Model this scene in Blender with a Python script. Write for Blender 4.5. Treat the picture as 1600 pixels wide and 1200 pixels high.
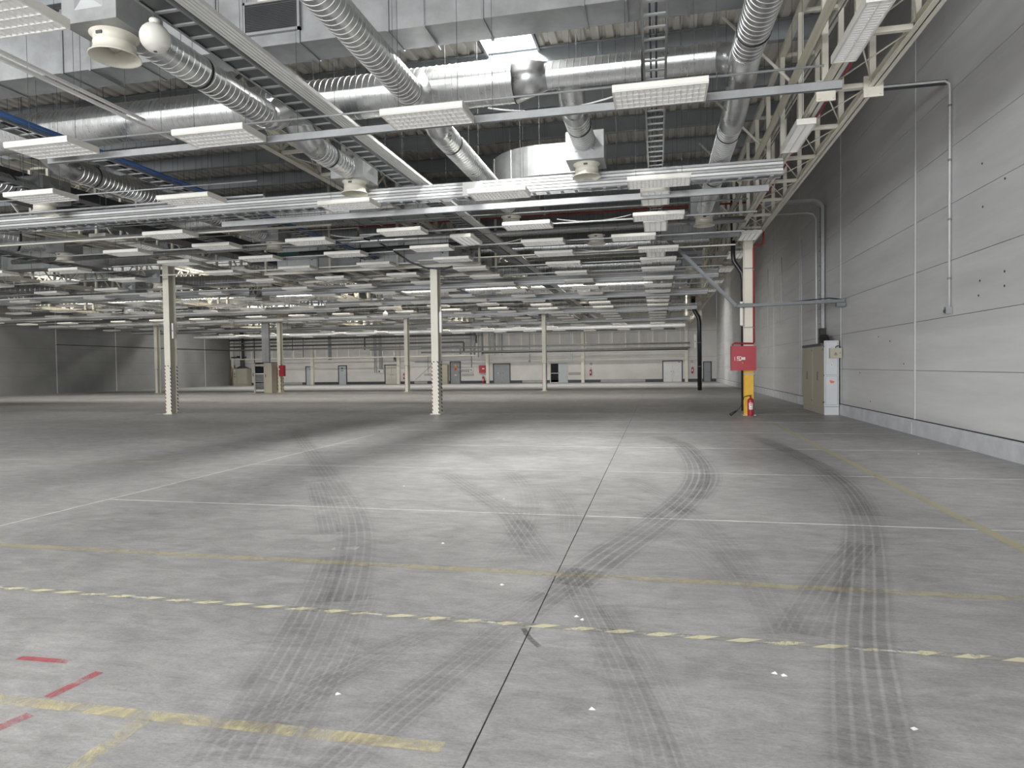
import bpy, bmesh, math, random
from math import sin, cos, pi, radians
from mathutils import Vector, Matrix
random.seed(7)
SC = bpy.context.scene
for o in list(bpy.data.objects):
    bpy.data.objects.remove(o)
COL = SC.collection

# ---------------------------------------------------------------- camera
CAM_H = 1.7
YAW, PITCH, ROLL = .216, .025, -.0135
F_PX = 1035.0
fw = Vector((-sin(YAW) * cos(PITCH), cos(YAW) * cos(PITCH), -sin(PITCH)))
rt0 = Vector((cos(YAW), sin(YAW), 0)); up0 = rt0.cross(fw)
rt = cos(ROLL) * rt0 + sin(ROLL) * up0
up = -sin(ROLL) * rt0 + cos(ROLL) * up0
cd = bpy.data.cameras.new('camera'); cam = bpy.data.objects.new('camera', cd); COL.objects.link(cam)
cd.sensor_fit = 'HORIZONTAL'; cd.sensor_width = 36.0; cd.lens = F_PX * 36.0 / 1600.0
cd.clip_start = .05; cd.clip_end = 300
m = Matrix((rt, up, -fw)).transposed().to_4x4(); m.translation = Vector((0, 0, CAM_H))
cam.matrix_world = m
SC.camera = cam

def in_view(p, margin=160):
    d = Vector(p) - Vector((0, 0, CAM_H)); z = d.dot(fw)
    if z < .5: return False
    x = 800 + F_PX * d.dot(rt) / z; y = 600 - F_PX * d.dot(up) / z
    return -margin < x < 1600 + margin and -margin < y < 1200 + margin

# ---------------------------------------------------------------- world, lights, exposure
W = bpy.data.worlds.new('world'); SC.world = W; W.use_nodes = True
wb = W.node_tree.nodes['Background']; wb.inputs[0].default_value = (.80, .88, 1, 1); wb.inputs[1].default_value = 1.0
SC.view_settings.view_transform = 'Standard'; SC.view_settings.look = 'None'
SC.view_settings.exposure = 0.32; SC.view_settings.gamma = 1.0
SC.view_settings.use_curve_mapping = False
try:
    SC.cycles.use_denoising = True
    SC.cycles.max_bounces = 8; SC.cycles.diffuse_bounces = 4; SC.cycles.glossy_bounces = 4
    SC.cycles.transparent_max_bounces = 12
    SC.cycles.caustics_reflective = False; SC.cycles.caustics_refractive = False
    SC.cycles.sample_clamp_indirect = 4.0
except Exception: pass

def area(name, loc, rot, sx, sy, watts, color=(1, 1, 1), spread=180):
    l = bpy.data.lights.new(name, 'AREA'); l.shape = 'RECTANGLE'; l.size = sx; l.size_y = sy
    l.energy = watts; l.color = color; l.spread = radians(spread)
    o = bpy.data.objects.new(name, l); COL.objects.link(o); o.location = loc; o.rotation_euler = rot
    return o
# daylight: the gateway in the rear wall and the rooflight strips across the roof, some of them added
ROOF_Z = 8.7
area('gateway_daylight', (-17, -29.8, 3.3), (radians(90), 0, 0), 34, 6.2, 12000, (.98, .99, 1))
# rooflights: (x0, x1, y0, y1, watts, colour)
SKY = [(-3.6, -2.5, 10.0, 15.0, 1400, (1, .99, .96)), (-4.5, -2.5, -8, 3.5, 600, (1, .995, .985)), (-14.3, -12.9, -6, 8.5, 900, (1, .99, .97)), (-25.3, -23.9, -6, 14, 1800, (1, .99, .97)),  # all but the first strip here are unseen, added to brighten the floor
       (-46, -.5, 36.4, 38.6, 2300, (1, .95, .87)), (-46, 3.2, 59.5, 61.5, 3600, (1, .97, .92))]
for (x0, x1, y0, y1, e, c) in SKY:
    area('rooflight_daylight', ((x0 + x1) / 2, (y0 + y1) / 2, ROOF_Z + .62), (0, 0, 0), x1 - x0, y1 - y0, e, c)

# ---------------------------------------------------------------- materials
MATS = {}
def nd(nt, t, **kw):
    n = nt.nodes.new(t)
    for k, v in kw.items():
        if k in n.inputs: n.inputs[k].default_value = v
        else: setattr(n, k, v)
    return n
def mat(name, col, rough=.5, metal=0.0, var=.12, scale=3.0, bump=0.0, bscale=60, spec=.5, stretch=(1, 1, 1), rvar=.1):
    m = bpy.data.materials.new(name); m.use_nodes = True; nt = m.node_tree
    b = nt.nodes['Principled BSDF']; L = nt.links.new
    g = nd(nt, 'ShaderNodeNewGeometry'); mp = nd(nt, 'ShaderNodeMapping'); mp.inputs['Scale'].default_value = stretch
    L(g.outputs['Position'], mp.inputs['Vector'])
    n = nd(nt, 'ShaderNodeTexNoise'); n.inputs['Scale'].default_value = scale; n.inputs['Detail'].default_value = 5
    n.inputs['Roughness'].default_value = .62
    L(mp.outputs[0], n.inputs['Vector'])
    r = nd(nt, 'ShaderNodeMapRange'); r.inputs['From Min'].default_value = .3; r.inputs['From Max'].default_value = .7
    r.inputs['To Min'].default_value = 1 - var; r.inputs['To Max'].default_value = 1 + var
    L(n.outputs['Fac'], r.inputs['Value'])
    mx = nd(nt, 'ShaderNodeVectorMath', operation='SCALE'); mx.inputs[0].default_value = col[:3]
    L(r.outputs[0], mx.inputs['Scale']); L(mx.outputs[0], b.inputs['Base Color'])
    r2 = nd(nt, 'ShaderNodeMapRange'); r2.inputs['To Min'].default_value = max(.03, rough - rvar); r2.inputs['To Max'].default_value = min(1, rough + rvar)
    L(n.outputs['Fac'], r2.inputs['Value']); L(r2.outputs[0], b.inputs['Roughness'])
    b.inputs['Metallic'].default_value = metal; b.inputs['Specular IOR Level'].default_value = spec
    if bump:
        n2 = nd(nt, 'ShaderNodeTexNoise'); n2.inputs['Scale'].default_value = bscale; n2.inputs['Detail'].default_value = 4
        L(mp.outputs[0], n2.inputs['Vector'])
        bp = nd(nt, 'ShaderNodeBump'); bp.inputs['Strength'].default_value = bump; bp.inputs['Distance'].default_value = .02
        L(n2.outputs['Fac'], bp.inputs['Height']); L(bp.outputs[0], b.inputs['Normal'])
    MATS[name] = m
    return m
mat('cream_paint', (.80, .77, .67), .45, var=.05, scale=2)
mat('white_enamel', (.88, .865, .80), .4, var=.03)
mat('louvre_white', (.92, .92, .91), .3, var=.02)
tg = mat('tube_glass_glow', (.9, .9, .88), .25, var=.01)
tg.node_tree.nodes['Principled BSDF'].inputs['Emission Color'].default_value = (1, .98, .93, 1)
tg.node_tree.nodes['Principled BSDF'].inputs['Emission Strength'].default_value = 1.1  # faint glow added to brighten the undersides of the fittings
mat('galv', (.56, .57, .57), .30, .9, var=.10, scale=5)
mat('galv_matt', (.33, .34, .345), .5, .5, var=.12, scale=4)
mat('galv_sheet', (.36, .37, .37), .55, .6, var=.18, scale=2.5, bump=.03, bscale=3)
mat('galv_pale', (.41, .42, .425), .45, .35, var=.1, scale=3)
mat('seam_steel', (.72, .73, .73), .3, 1.0, var=.05)
mat('deck_grey', (.70, .665, .61), .6, var=.10, scale=1.2)
mat('purlin_grey', (.33, .355, .37), .55, var=.10, scale=1)
mat('black_rubber', (.02, .02, .022), .5, var=.1)
mat('black_pipe', (.025, .026, .028), .35, var=.1)
mat('dark_cable', (.03, .035, .045), .5)
mat('blue_cable', (.05, .13, .33), .45)
mat('red_paint', (.42, .025, .045), .38, var=.06)
mat('red_pipe', (.36, .04, .035), .4, var=.1)
mat('yellow_paint', (.80, .47, .03), .42, var=.1, scale=5)
mat('panel_grey', (.68, .685, .69), .55, var=.09, scale=.8, bump=.06, bscale=40, stretch=(1, .35, 3))
mat('panel_shaded', (.27, .275, .27), .6, var=.1, scale=.6)  # left wall grey, made darker to hold the shade it stands in
mat('plinth', (.66, .68, .71), .7, var=.13, scale=2.2, bump=.15, bscale=25)
mat('joint_dark', (.05, .05, .05), .9)
mat('seam_white', (.66, .67, .67), .5, var=.05)
mat('back_cream', (.72, .70, .67), .75, var=.09, scale=.5, bump=.05, bscale=10)
mat('skirt_dark', (.07, .075, .085), .6, var=.15)
mat('skirt_pale', (.42, .41, .40), .6, var=.1)
mat('door_blue', (.52, .57, .58), .5, var=.05)
mat('door_grey', (.30, .32, .33), .5, var=.06)
mat('door_cream', (.62, .60, .53), .5, var=.06)
mat('frame_dark', (.06, .06, .065), .5)
mat('beige_cabinet', (.47, .44, .35), .5, var=.05, scale=1.2)
mat('grey_cabinet', (.62, .64, .66), .48, var=.05, scale=1.5)
mat('white_paint', (.80, .80, .78), .5, var=.06, scale=3)
mat('opal', (.85, .87, .88), .5)
mat('sticker_white', (.82, .82, .80), .5)
mat('sticker_red', (.62, .05, .04), .5)
mat('sticker_orange', (.75, .2, .1), .6)
mat('brass', (.75, .5, .2), .35, .9)
mat('wood', (.20, .14, .09), .6, var=.2, scale=6)
mat('ahu_white', (.68, .70, .70), .5, var=.06)
mat('ahu_green', (.02, .10, .085), .5)
mat('dark_metal', (.10, .105, .11), .5, .3)
mat('glass_dark', (.012, .014, .017), .5, spec=.15)
mat('tray_grey', (.20, .215, .225), .5, .35, var=.1)
mat('sealant', (.72, .72, .70), .7, var=.15, scale=6)
mat('debris', (.75, .75, .73), .7)
mat('concrete_sub', (.16, .16, .16), .9)
mat('hub_grey', (.45, .44, .40), .5, .3)

def floor_material():
    m = bpy.data.materials.new('floor_concrete'); m.use_nodes = True; nt = m.node_tree; L = nt.links.new
    b = nt.nodes['Principled BSDF']; g = nd(nt, 'ShaderNodeNewGeometry')
    def noise(scale, stretch=(1, 1, 1), rotz=0, detail=6, dist=0.0, rough=.6):
        mp = nd(nt, 'ShaderNodeMapping'); mp.inputs['Scale'].default_value = stretch; mp.inputs['Rotation'].default_value = (0, 0, rotz)
        L(g.outputs['Position'], mp.inputs['Vector'])
        n = nd(nt, 'ShaderNodeTexNoise'); n.inputs['Scale'].default_value = scale; n.inputs['Detail'].default_value = detail
        n.inputs['Distortion'].default_value = dist; n.inputs['Roughness'].default_value = rough
        L(mp.outputs[0], n.inputs['Vector']); return n.outputs['Fac']
    def rng(v, a, c, lo, hi):
        r = nd(nt, 'ShaderNodeMapRange'); r.inputs['From Min'].default_value = a; r.inputs['From Max'].default_value = c
        r.inputs['To Min'].default_value = lo; r.inputs['To Max'].default_value = hi; L(v, r.inputs['Value']); return r.outputs[0]
    def mul(a, c):
        n = nd(nt, 'ShaderNodeMath', operation='MULTIPLY'); L(a, n.inputs[0]); L(c, n.inputs[1]); return n.outputs[0]
    big = rng(noise(.35, dist=.6),   .3, .7, .86, 1.12)
    mid = rng(noise(1.7, stretch=(1, 1.4, 1), dist=1.2), .3, .7, .86, 1.12)
    swirl = rng(noise(3.2, stretch=(.8, 2.2, 1), rotz=.35, dist=1.6, detail=8), .35, .65, .84, 1.10)
    scr = rng(noise(14, stretch=(.25, 3.2, 1), rotz=.2, dist=1.0, detail=6, rough=.7), .56, .72, 1.0, .74)
    scr2 = rng(noise(13, stretch=(3.0, .2, 1), rotz=.5, dist=.8, detail=5, rough=.7), .60, .75, 1.0, .86)
    fine = rng(noise(38, stretch=(1, 1.8, 1), detail=6, rough=.75, dist=.4), .3, .7, .76, 1.20)
    pale = rng(noise(5.5, stretch=(.5, 2.4, 1), rotz=-.3, dist=1.5, detail=7), .64, .8, 1.0, 1.16)
    v = mul(mul(mul(big, mid), mul(swirl, scr)), mul(mul(scr2, fine), pale))
    sc = nd(nt, 'ShaderNodeVectorMath', operation='SCALE'); sc.inputs[0].default_value = (.445, .440, .440)
    L(v, sc.inputs['Scale']); L(sc.outputs[0], b.inputs['Base Color'])
    L(rng(noise(2.5, dist=1), .3, .7, .34, .56), b.inputs['Roughness'])
    b.inputs['Specular IOR Level'].default_value = .45
    bp = nd(nt, 'ShaderNodeBump'); bp.inputs['Strength'].default_value = .12; bp.inputs['Distance'].default_value = .01
    L(noise(22, detail=5), bp.inputs['Height']); L(bp.outputs[0], b.inputs['Normal'])
    MATS['floor'] = m
floor_material()

def decal(name, kind, col, amount, col2=None, wear=.5, rough=.5):
    """flat paint or rubber lying on the concrete, worn through by noise"""
    m = bpy.data.materials.new(name); m.use_nodes = True; nt = m.node_tree; L = nt.links.new
    b = nt.nodes['Principled BSDF']; b.inputs['Roughness'].default_value = rough
    g = nd(nt, 'ShaderNodeNewGeometry'); uv = nd(nt, 'ShaderNodeTexCoord'); sp = nd(nt, 'ShaderNodeSeparateXYZ')
    L(uv.outputs['UV'], sp.inputs[0])
    n = nd(nt, 'ShaderNodeTexNoise'); n.inputs['Scale'].default_value = 3.5; n.inputs['Detail'].default_value = 9
    n.inputs['Roughness'].default_value = .72; n.inputs['Distortion'].default_value = .8
    L(g.outputs['Position'], n.inputs['Vector'])
    def M(op, a, c=None, d=None):
        k = nd(nt, 'ShaderNodeMath', operation=op)
        for i, x in enumerate((a, c, d)):
            if x is None: continue
            if isinstance(x, (int, float)): k.inputs[i].default_value = x
            else: L(x, k.inputs[i])
        return k.outputs[0]
    def R(v, a, c, lo, hi):
        r = nd(nt, 'ShaderNodeMapRange'); r.inputs['From Min'].default_value = a; r.inputs['From Max'].default_value = c
        r.inputs['To Min'].default_value = lo; r.inputs['To Max'].default_value = hi; L(v, r.inputs['Value']); return r.outputs[0]
    b.inputs['Base Color'].default_value = (*col, 1)
    if kind == 'tyre':
        # ribs of the tread, open at regular grooves, soft towards the rim
        s = M('SINE', M('MULTIPLY', sp.outputs[0], 2 * pi * 5.5)); st = R(s, -.95, -.35, .05, 1.0)
        lug = R(M('SINE', M('ADD', M('MULTIPLY', sp.outputs[1], 130), M('MULTIPLY', sp.outputs[0], 9))), -.6, .5, .8, 1.0)
        edge = R(M('ABSOLUTE', M('SUBTRACT', sp.outputs[0], .5)), .36, .5, 1.0, 0.0)
        a = M('MULTIPLY', M('MULTIPLY', M('MULTIPLY', st, lug), edge), R(n.outputs['Fac'], .25, .75, .45, 1.15))
        n3 = nd(nt, 'ShaderNodeTexNoise'); n3.inputs['Scale'].default_value = .8; n3.inputs['Detail'].default_value = 3
        L(g.outputs['Position'], n3.inputs['Vector'])
        a = M('MULTIPLY', M('MULTIPLY', a, R(n3.outputs['Fac'], .3, .62, .4, 1.1)), amount)
    elif kind == 'stripe':
        s = M('FRACT', M('ADD', M('MULTIPLY', sp.outputs[1], 4.0), M('MULTIPLY', sp.outputs[0], .45)))
        sel = M('GREATER_THAN', s, .5)
        mx = nd(nt, 'ShaderNodeMix', data_type='RGBA'); mx.inputs[6].default_value = (*col, 1); mx.inputs[7].default_value = (*col2, 1)
        L(sel, mx.inputs[0]); L(mx.outputs[2], b.inputs['Base Color'])
        a = M('MULTIPLY', R(n.outputs['Fac'], wear - .06, wear + .04, amount, .04), R(sel, 0, 1, 1, .7))
    else:
        a = R(n.outputs['Fac'], wear - .1, wear + .1, amount, .03)
    L(a, b.inputs['Alpha'])
    MATS[name] = m
decal('tyre_dark', 'tyre', (.08, .08, .08), .27)
decal('tyre_mid', 'tyre', (.08, .08, .08), .19)
decal('tyre_faint', 'tyre', (.07, .07, .07), .13)
decal('paint_yellow', 'paint', (.68, .62, .40), .62, wear=.70)
decal('paint_yellow_worn', 'paint', (.82, .74, .46), .75, wear=.50)
decal('paint_yellow_faint', 'paint', (.70, .64, .42), .55, wear=.57)
decal('paint_red', 'paint', (.62, .14, .16), .75, wear=.52)
decal('tape_hazard', 'stripe', (.88, .83, .58), .88, (.46, .45, .41), wear=.57)
decal('stain_dark', 'paint', (.08, .08, .08), .55, wear=.55)
decal('scuff_white', 'paint', (.8, .8, .8), .5, wear=.52)

def stripes(name, ca, cb, freq):
    """diagonal warning tape on a vertical face"""
    m = bpy.data.materials.new(name); m.use_nodes = True; nt = m.node_tree; L = nt.links.new
    b = nt.nodes['Principled BSDF']; g = nd(nt, 'ShaderNodeNewGeometry'); sp = nd(nt, 'ShaderNodeSeparateXYZ'); L(g.outputs['Position'], sp.inputs[0])
    k = nd(nt, 'ShaderNodeMath', operation='ADD'); L(sp.outputs[0], k.inputs[0]); L(sp.outputs[1], k.inputs[1])
    k2 = nd(nt, 'ShaderNodeMath', operation='MULTIPLY_ADD'); L(k.outputs[0], k2.inputs[0]); k2.inputs[1].default_value = 1.0; L(sp.outputs[2], k2.inputs[2])
    k3 = nd(nt, 'ShaderNodeMath', operation='MULTIPLY'); L(k2.outputs[0], k3.inputs[0]); k3.inputs[1].default_value = freq
    k4 = nd(nt, 'ShaderNodeMath', operation='FRACT'); L(k3.outputs[0], k4.inputs[0])
    k5 = nd(nt, 'ShaderNodeMath', operation='GREATER_THAN'); L(k4.outputs[0], k5.inputs[0]); k5.inputs[1].default_value = .5
    mx = nd(nt, 'ShaderNodeMix', data_type='RGBA'); mx.inputs[6].default_value = (*ca, 1); mx.inputs[7].default_value = (*cb, 1)
    L(k5.outputs[0], mx.inputs[0]); L(mx.outputs[2], b.inputs['Base Color']); b.inputs['Roughness'].default_value = .45
    MATS[name] = m
stripes('tape_red', (.8, .78, .75), (.30, .03, .05), 7)
stripes('tape_black', (.8, .78, .75), (.03, .02, .02), 7)
stripes('tape_yellow', (.72, .5, .12), (.02, .02, .02), 3.4)

# ---------------------------------------------------------------- mesh helpers
class MB:
    def __init__(s): s.v = []; s.f = []; s.uv = None; s.sm = []
    def add(s, vs, fs, smooth=False):
        n = len(s.v); s.v += [tuple(v) for v in vs]; s.f += [tuple(i + n for i in f) for f in fs]; s.sm += [smooth] * len(fs); return s
    def box(s, x0, y0, z0, x1, y1, z1):
        vs = [(x0, y0, z0), (x1, y0, z0), (x1, y1, z0), (x0, y1, z0), (x0, y0, z1), (x1, y0, z1), (x1, y1, z1), (x0, y1, z1)]
        return s.add(vs, [(0, 3, 2, 1), (4, 5, 6, 7), (0, 1, 5, 4), (1, 2, 6, 5), (2, 3, 7, 6), (3, 0, 4, 7)])
    def cbox(s, c, d): return s.box(c[0] - d[0] / 2, c[1] - d[1] / 2, c[2] - d[2] / 2, c[0] + d[0] / 2, c[1] + d[1] / 2, c[2] + d[2] / 2)
    def frame(s, p0, p1):
        d = (Vector(p1) - Vector(p0)); L = d.length; d = d.normalized()
        a = Vector((0, 0, 1)) if abs(d.z) < .9 else Vector((0, 1, 0))
        u = d.cross(a).normalized(); w = u.cross(d).normalized(); return d, u, w, L
    def bar(s, p0, p1, w, h):
        """box section from p0 to p1: w sideways, h upwards"""
        d, u, q, L = s.frame(p0, p1); p0 = Vector(p0); p1 = Vector(p1)
        vs = [p + u * a * w / 2 + q * b * h / 2 for p in (p0, p1) for a, b in ((-1, -1), (1, -1), (1, 1), (-1, 1))]
        return s.add(vs, [(0, 1, 2, 3), (7, 6, 5, 4), (0, 4, 5, 1), (1, 5, 6, 2), (2, 6, 7, 3), (3, 7, 4, 0)])
    def cyl(s, p0, p1, r, n=12, r1=None, caps=True):
        r1 = r if r1 is None else r1
        d, u, w, L = s.frame(p0, p1); p0 = Vector(p0); p1 = Vector(p1)
        vs = [p + (u * cos(2 * pi * i / n) + w * sin(2 * pi * i / n)) * rr for p, rr in ((p0, r), (p1, r1)) for i in range(n)]
        fs = [(i, n + i, n + (i + 1) % n, (i + 1) % n) for i in range(n)]
        s.add(vs, fs, True)
        if caps:
            b = len(s.v) - 2 * n
            s.f += [tuple(b + i for i in range(n)), tuple(b + n + i for i in reversed(range(n)))]; s.sm += [False, False]
        return s
    def lathe(s, prof, n=24, axis='z', o=(0, 0, 0), smooth=True):
        vs = []
        for r, z in prof:
            for i in range(n):
                a = 2 * pi * i / n; p = (r * cos(a), r * sin(a), z)
                if axis == 'y': p = (p[0], p[2], p[1])
                if axis == 'x': p = (p[2], p[0], p[1])
                vs.append((p[0] + o[0], p[1] + o[1], p[2] + o[2]))
        fs = [(k * n + i, k * n + (i + 1) % n, (k + 1) * n + (i + 1) % n, (k + 1) * n + i) for k in range(len(prof) - 1) for i in range(n)]
        return s.add(vs, fs, smooth)
    def tube(s, pts, r, n=8, closed_caps=True):
        pts = [Vector(p) for p in pts]; rings = []; u = None
        for i, p in enumerate(pts):
            d = (pts[min(i + 1, len(pts) - 1)] - pts[max(i - 1, 0)]).normalized()
            if u is None:
                a = Vector((0, 0, 1)) if abs(d.z) < .9 else Vector((0, 1, 0)); u = d.cross(a).normalized()
            else: u = (u - d * u.dot(d)).normalized()
            w = d.cross(u)
            rings.append([p + (u * cos(2 * pi * k / n) + w * sin(2 * pi * k / n)) * r for k in range(n)])
        vs = [v for R_ in rings for v in R_]
        fs = [(i * n + k, i * n + (k + 1) % n, (i + 1) * n + (k + 1) % n, (i + 1) * n + k) for i in range(len(pts) - 1) for k in range(n)]
        s.add(vs, fs, True)
        if closed_caps:
            b = len(s.v) - len(vs); e = b + (len(pts) - 1) * n
            s.f += [tuple(b + i for i in reversed(range(n))), tuple(e + i for i in range(n))]; s.sm += [False, False]
        return s
    def mesh(s, name, m=None):
        me = bpy.data.meshes.new(name); me.from_pydata(s.v, [], s.f)
        if any(s.sm): me.polygons.foreach_set('use_smooth', s.sm)
        if m: me.materials.append(MATS[m])
        if s.uv:
            l = me.uv_layers.new(name='UVMap')
            for lp in me.loops: l.data[lp.index].uv = s.uv[lp.vertex_index]
        me.update(); return me
    def build(s, name, m, parent=None, loc=None, label=None): return link(name, s.mesh(name, m), parent, loc, label=label)

def link(name, me, parent=None, loc=None, rot=None, label=None):
    o = bpy.data.objects.new(name, me); COL.objects.link(o)
    if parent is not None: o.parent = parent
    if loc is not None: o.location = loc
    if rot is not None: o.rotation_euler = rot
    if label: o['label'] = label
    return o
def thing(name, label, cat, loc=(0, 0, 0), rz=0, group=None):
    o = bpy.data.objects.new(name, None); COL.objects.link(o); o.location = loc; o.rotation_euler = (0, 0, rz)
    o.empty_display_size = .1
    return tag(o, label, cat, group)
def tag(o, label, cat, group=None):
    o['label'] = label; o['category'] = cat
    if group: o['group'] = group
    return o
def struct(o, label=None, cat=None):
    o['kind'] = 'structure'
    if label: o['label'] = label
    if cat: o['category'] = cat
    return o
def semp(name, label, cat):
    o = bpy.data.objects.new(name, None); COL.objects.link(o); return struct(o, label, cat)
ORD = ['first', 'second', 'third', 'fourth', 'fifth', 'sixth', 'seventh', 'eighth', 'ninth', 'tenth', 'eleventh', 'twelfth', 'thirteenth',
       'fourteenth', 'fifteenth', 'sixteenth', 'seventeenth', 'eighteenth', 'nineteenth', 'twentieth', 'twenty-first', 'twenty-second',
       'twenty-third', 'twenty-fourth', 'twenty-fifth', 'twenty-sixth', 'twenty-seventh', 'twenty-eighth', 'twenty-ninth', 'thirtieth']
def arc(c, r, a0, a1, ax0, ax1, n=8):
    """points on an arc about c in the plane of ax0, ax1"""
    c = Vector(c); ax0 = Vector(ax0); ax1 = Vector(ax1)
    return [c + ax0 * r * cos(a0 + (a1 - a0) * i / n) + ax1 * r * sin(a0 + (a1 - a0) * i / n) for i in range(n + 1)]

# ================================================================ THE SETTING
WX0, WX1, WY0, WY1 = -49.5, 5.9, -30.0, 70.0
floor = struct(MB().box(WX0 - .3, WY0 - .3, -.3, WX1 + .3, WY1 + .3, -.012).build('floor', 'concrete_sub'),
               'grey worn concrete floor with tyre marks and painted lines', 'floor')
xs = [WX0, -26.42, -20.02, -13.62, -7.22, -.82, WX1]
ys = [WY0, 1.0, 4.25, 7.5, 10.75, 14.0, 17.25, 20.5, 23.75, 27.0, 30.25, WY1]
G = .0045
for i in range(len(xs) - 1):
    for j in range(len(ys) - 1):
        MB().box(xs[i] + (G if i else 0), ys[j] + G, -.15, xs[i + 1] - (G if i < len(xs) - 2 else 0), ys[j + 1] - G, 0).build('floor_slab', 'floor', floor)
for y in ys[2:-2]:
    w = .011 if y > 7 else .008
    for i in range(4, len(xs) - 1):
        if i == 4: w = .005
        else: w = .010
        MB().box(xs[i] + .01, y - w, -.01, xs[i + 1] - .01, y + w, .0012).build('joint_filler', 'sealant', floor)
MB().box(-7.232, 5.0, -.01, -7.208, 16, .0012).build('joint_filler', 'sealant', floor)

def ribbon(name, m, pts, width, z, smooth=True, parent=floor, wend=None):
    """flat strip on the floor along pts (x, y); uv: u across, v metres along"""
    P = [Vector((p[0], p[1], 0)) for p in pts]
    if smooth and len(P) > 2:
        out = []
        for i in range(len(P) - 1):
            a = P[max(i - 1, 0)]; b = P[i]; c = P[i + 1]; d = P[min(i + 2, len(P) - 1)]
            for k in range(8):
                t = k / 8
                out.append(.5 * ((2 * b) + (c - a) * t + (2 * a - 5 * b + 4 * c - d) * t * t + (3 * b - a - 3 * c + d) * t ** 3))
        out.append(P[-1]); P = out
    mb = MB(); mb.uv = []; L = 0; n = len(P)
    for i, p in enumerate(P):
        d = (P[min(i + 1, n - 1)] - P[max(i - 1, 0)]).normalized(); s = Vector((d.y, -d.x, 0))
        if i: L += (p - P[i - 1]).length
        w = width if wend is None else width + (wend - width) * i / (n - 1)
        for k in (-1, 1):
            mb.v.append((p.x + s.x * k * w / 2, p.y + s.y * k * w / 2, z)); mb.uv.append((.5 + k * .5, L))
    mb.f = [(2 * i, 2 * i + 1, 2 * i + 3, 2 * i + 2) for i in range(n - 1)]; mb.sm = [False] * (n - 1)
    return mb.build(name, m, parent)
# painted lines
ribbon('painted_line', 'paint_yellow_faint', [(-12, 5.30), (5.6, 5.36)], .10, .0020, False)
ribbon('hazard_tape', 'tape_hazard', [(-12, 4.235), (5.6, 4.25)], .065, .0022, False)
ribbon('painted_line', 'paint_yellow_worn', [(-6, 2.74), (-.95, 2.79)], .085, .0020, False)
ribbon('painted_line', 'paint_yellow_worn', [(-2.47, 2.74), (-2.45, 2.0)], .09, .0020, False)
ribbon('painted_line', 'paint_yellow', [(3.22, 1.0), (3.2, 12.0), (3.24, 20.0)], .12, .0020, False)
ribbon('painted_line', 'paint_yellow_faint', [(-20, 8.0), (-9, 11.2)], .06, .0019, False)
ribbon('red_mark', 'paint_red', [(-3.75, 3.20), (-3.40, 3.21)], .05, .0018, False)
ribbon('red_mark', 'paint_red', [(-3.11, 3.13), (-3.14, 2.83)], .06, .0018, False)
ribbon('red_mark', 'paint_red', [(-3.07, 2.67), (-3.11, 2.52)], .07, .0018, False)
# tyre marks of the fork-lift trucks
TY = [('tyre_dark', .48, [(0.03, 16.21), (0.46, 14.66), (0.64, 12.3), (0.62, 10.58), (0.45, 9.17), (0.2, 8.04), (-0.15, 6.84), (-0.44, 5.95), (-0.68, 5.08)]),
      ('tyre_mid', .34, [(0.45, 15.15), (0.72, 13.49), (0.84, 11.4), (0.76, 10.02), (0.5, 8.66)]),
      ('tyre_dark', .42, [(2.13, 16.68), (2.41, 14.86), (2.56, 12.37), (2.5, 10.48), (2.34, 8.93), (2.12, 7.68), (1.88, 6.73), (1.5, 5.39), (1.18, 4.28), (0.84, 2.8)]),
      ('tyre_mid', .34, [(1.85, 6.73), (1.44, 5.86), (1.09, 5.04), (0.85, 4.41)]),
      ('tyre_mid', .36, [(2.3, 15.2), (2.62, 12.2), (2.62, 10.0), (2.30, 8.0)]),
      ('tyre_mid', .42, [(-11.03, 18.44), (-7.12, 12.63), (-5.1, 9.63), (-3.78, 7.61), (-3.1, 6.41), (-2.62, 5.34), (-2.27, 4.43)]),
      ('tyre_mid', .30, [(-5.0, 9.0), (-3.95, 7.3), (-3.35, 6.3)]),
      ('tyre_mid', .36, [(-2.9, 5.49), (-2.54, 4.6), (-2.25, 3.74), (-2.06, 3.11), (-1.88, 2.5)]),
      ('tyre_faint', .30, [(-2.19, 4.59), (-1.92, 3.71), (-1.76, 3.03), (-1.64, 2.5)]),
      ('tyre_mid', .30, [(-0.58, 5.49), (-0.89, 4.41), (-1.12, 3.57), (-1.28, 2.97), (-1.36, 2.5)]),
      ('tyre_faint', .26, [(-0.9, 4.9), (-1.45, 4.0), (-1.75, 3.3), (-1.95, 2.6)]),
      ('tyre_mid', .26, [(-0.74, 5.5), (-0.45, 4.51), (-0.23, 3.76), (-0.08, 3.17), (-0.0, 2.7)]),
      ('tyre_faint', .22, [(-0.35, 4.7), (-0.10, 3.9), (0.08, 3.2), (.18, 2.7)]),
      ('tyre_mid', .36, [(-3.52, 10.49), (-2.41, 8.66), (-1.76, 7.56), (-1.39, 6.69), (-0.97, 5.62)]),
      ('tyre_faint', .34, [(-3.94, 12.98), (-2.68, 11.1), (-1.96, 9.48), (-1.54, 7.95), (-1.39, 6.69), (-1.41, 5.55)]),
      ('tyre_faint', .36, [(-0.51, 10.25), (0.24, 8.23), (0.6, 6.52), (0.73, 5.4), (0.77, 4.3)]),
      ('tyre_faint', .3, [(-1.5, 9.28), (-1.07, 7.84), (-0.9, 6.77)]),
      ('tyre_faint', .3, [(-0.14, 7.81), (0.3, 6.47), (0.55, 5.45)]),
      ('tyre_faint', .3, [(-8.2, 9.5), (-6.0, 8.4), (-4.0, 7.8)]),
      ('tyre_faint', .4, [(-14, 16), (-9, 13), (-6, 12.5), (-2.5, 12.9)])]
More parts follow.
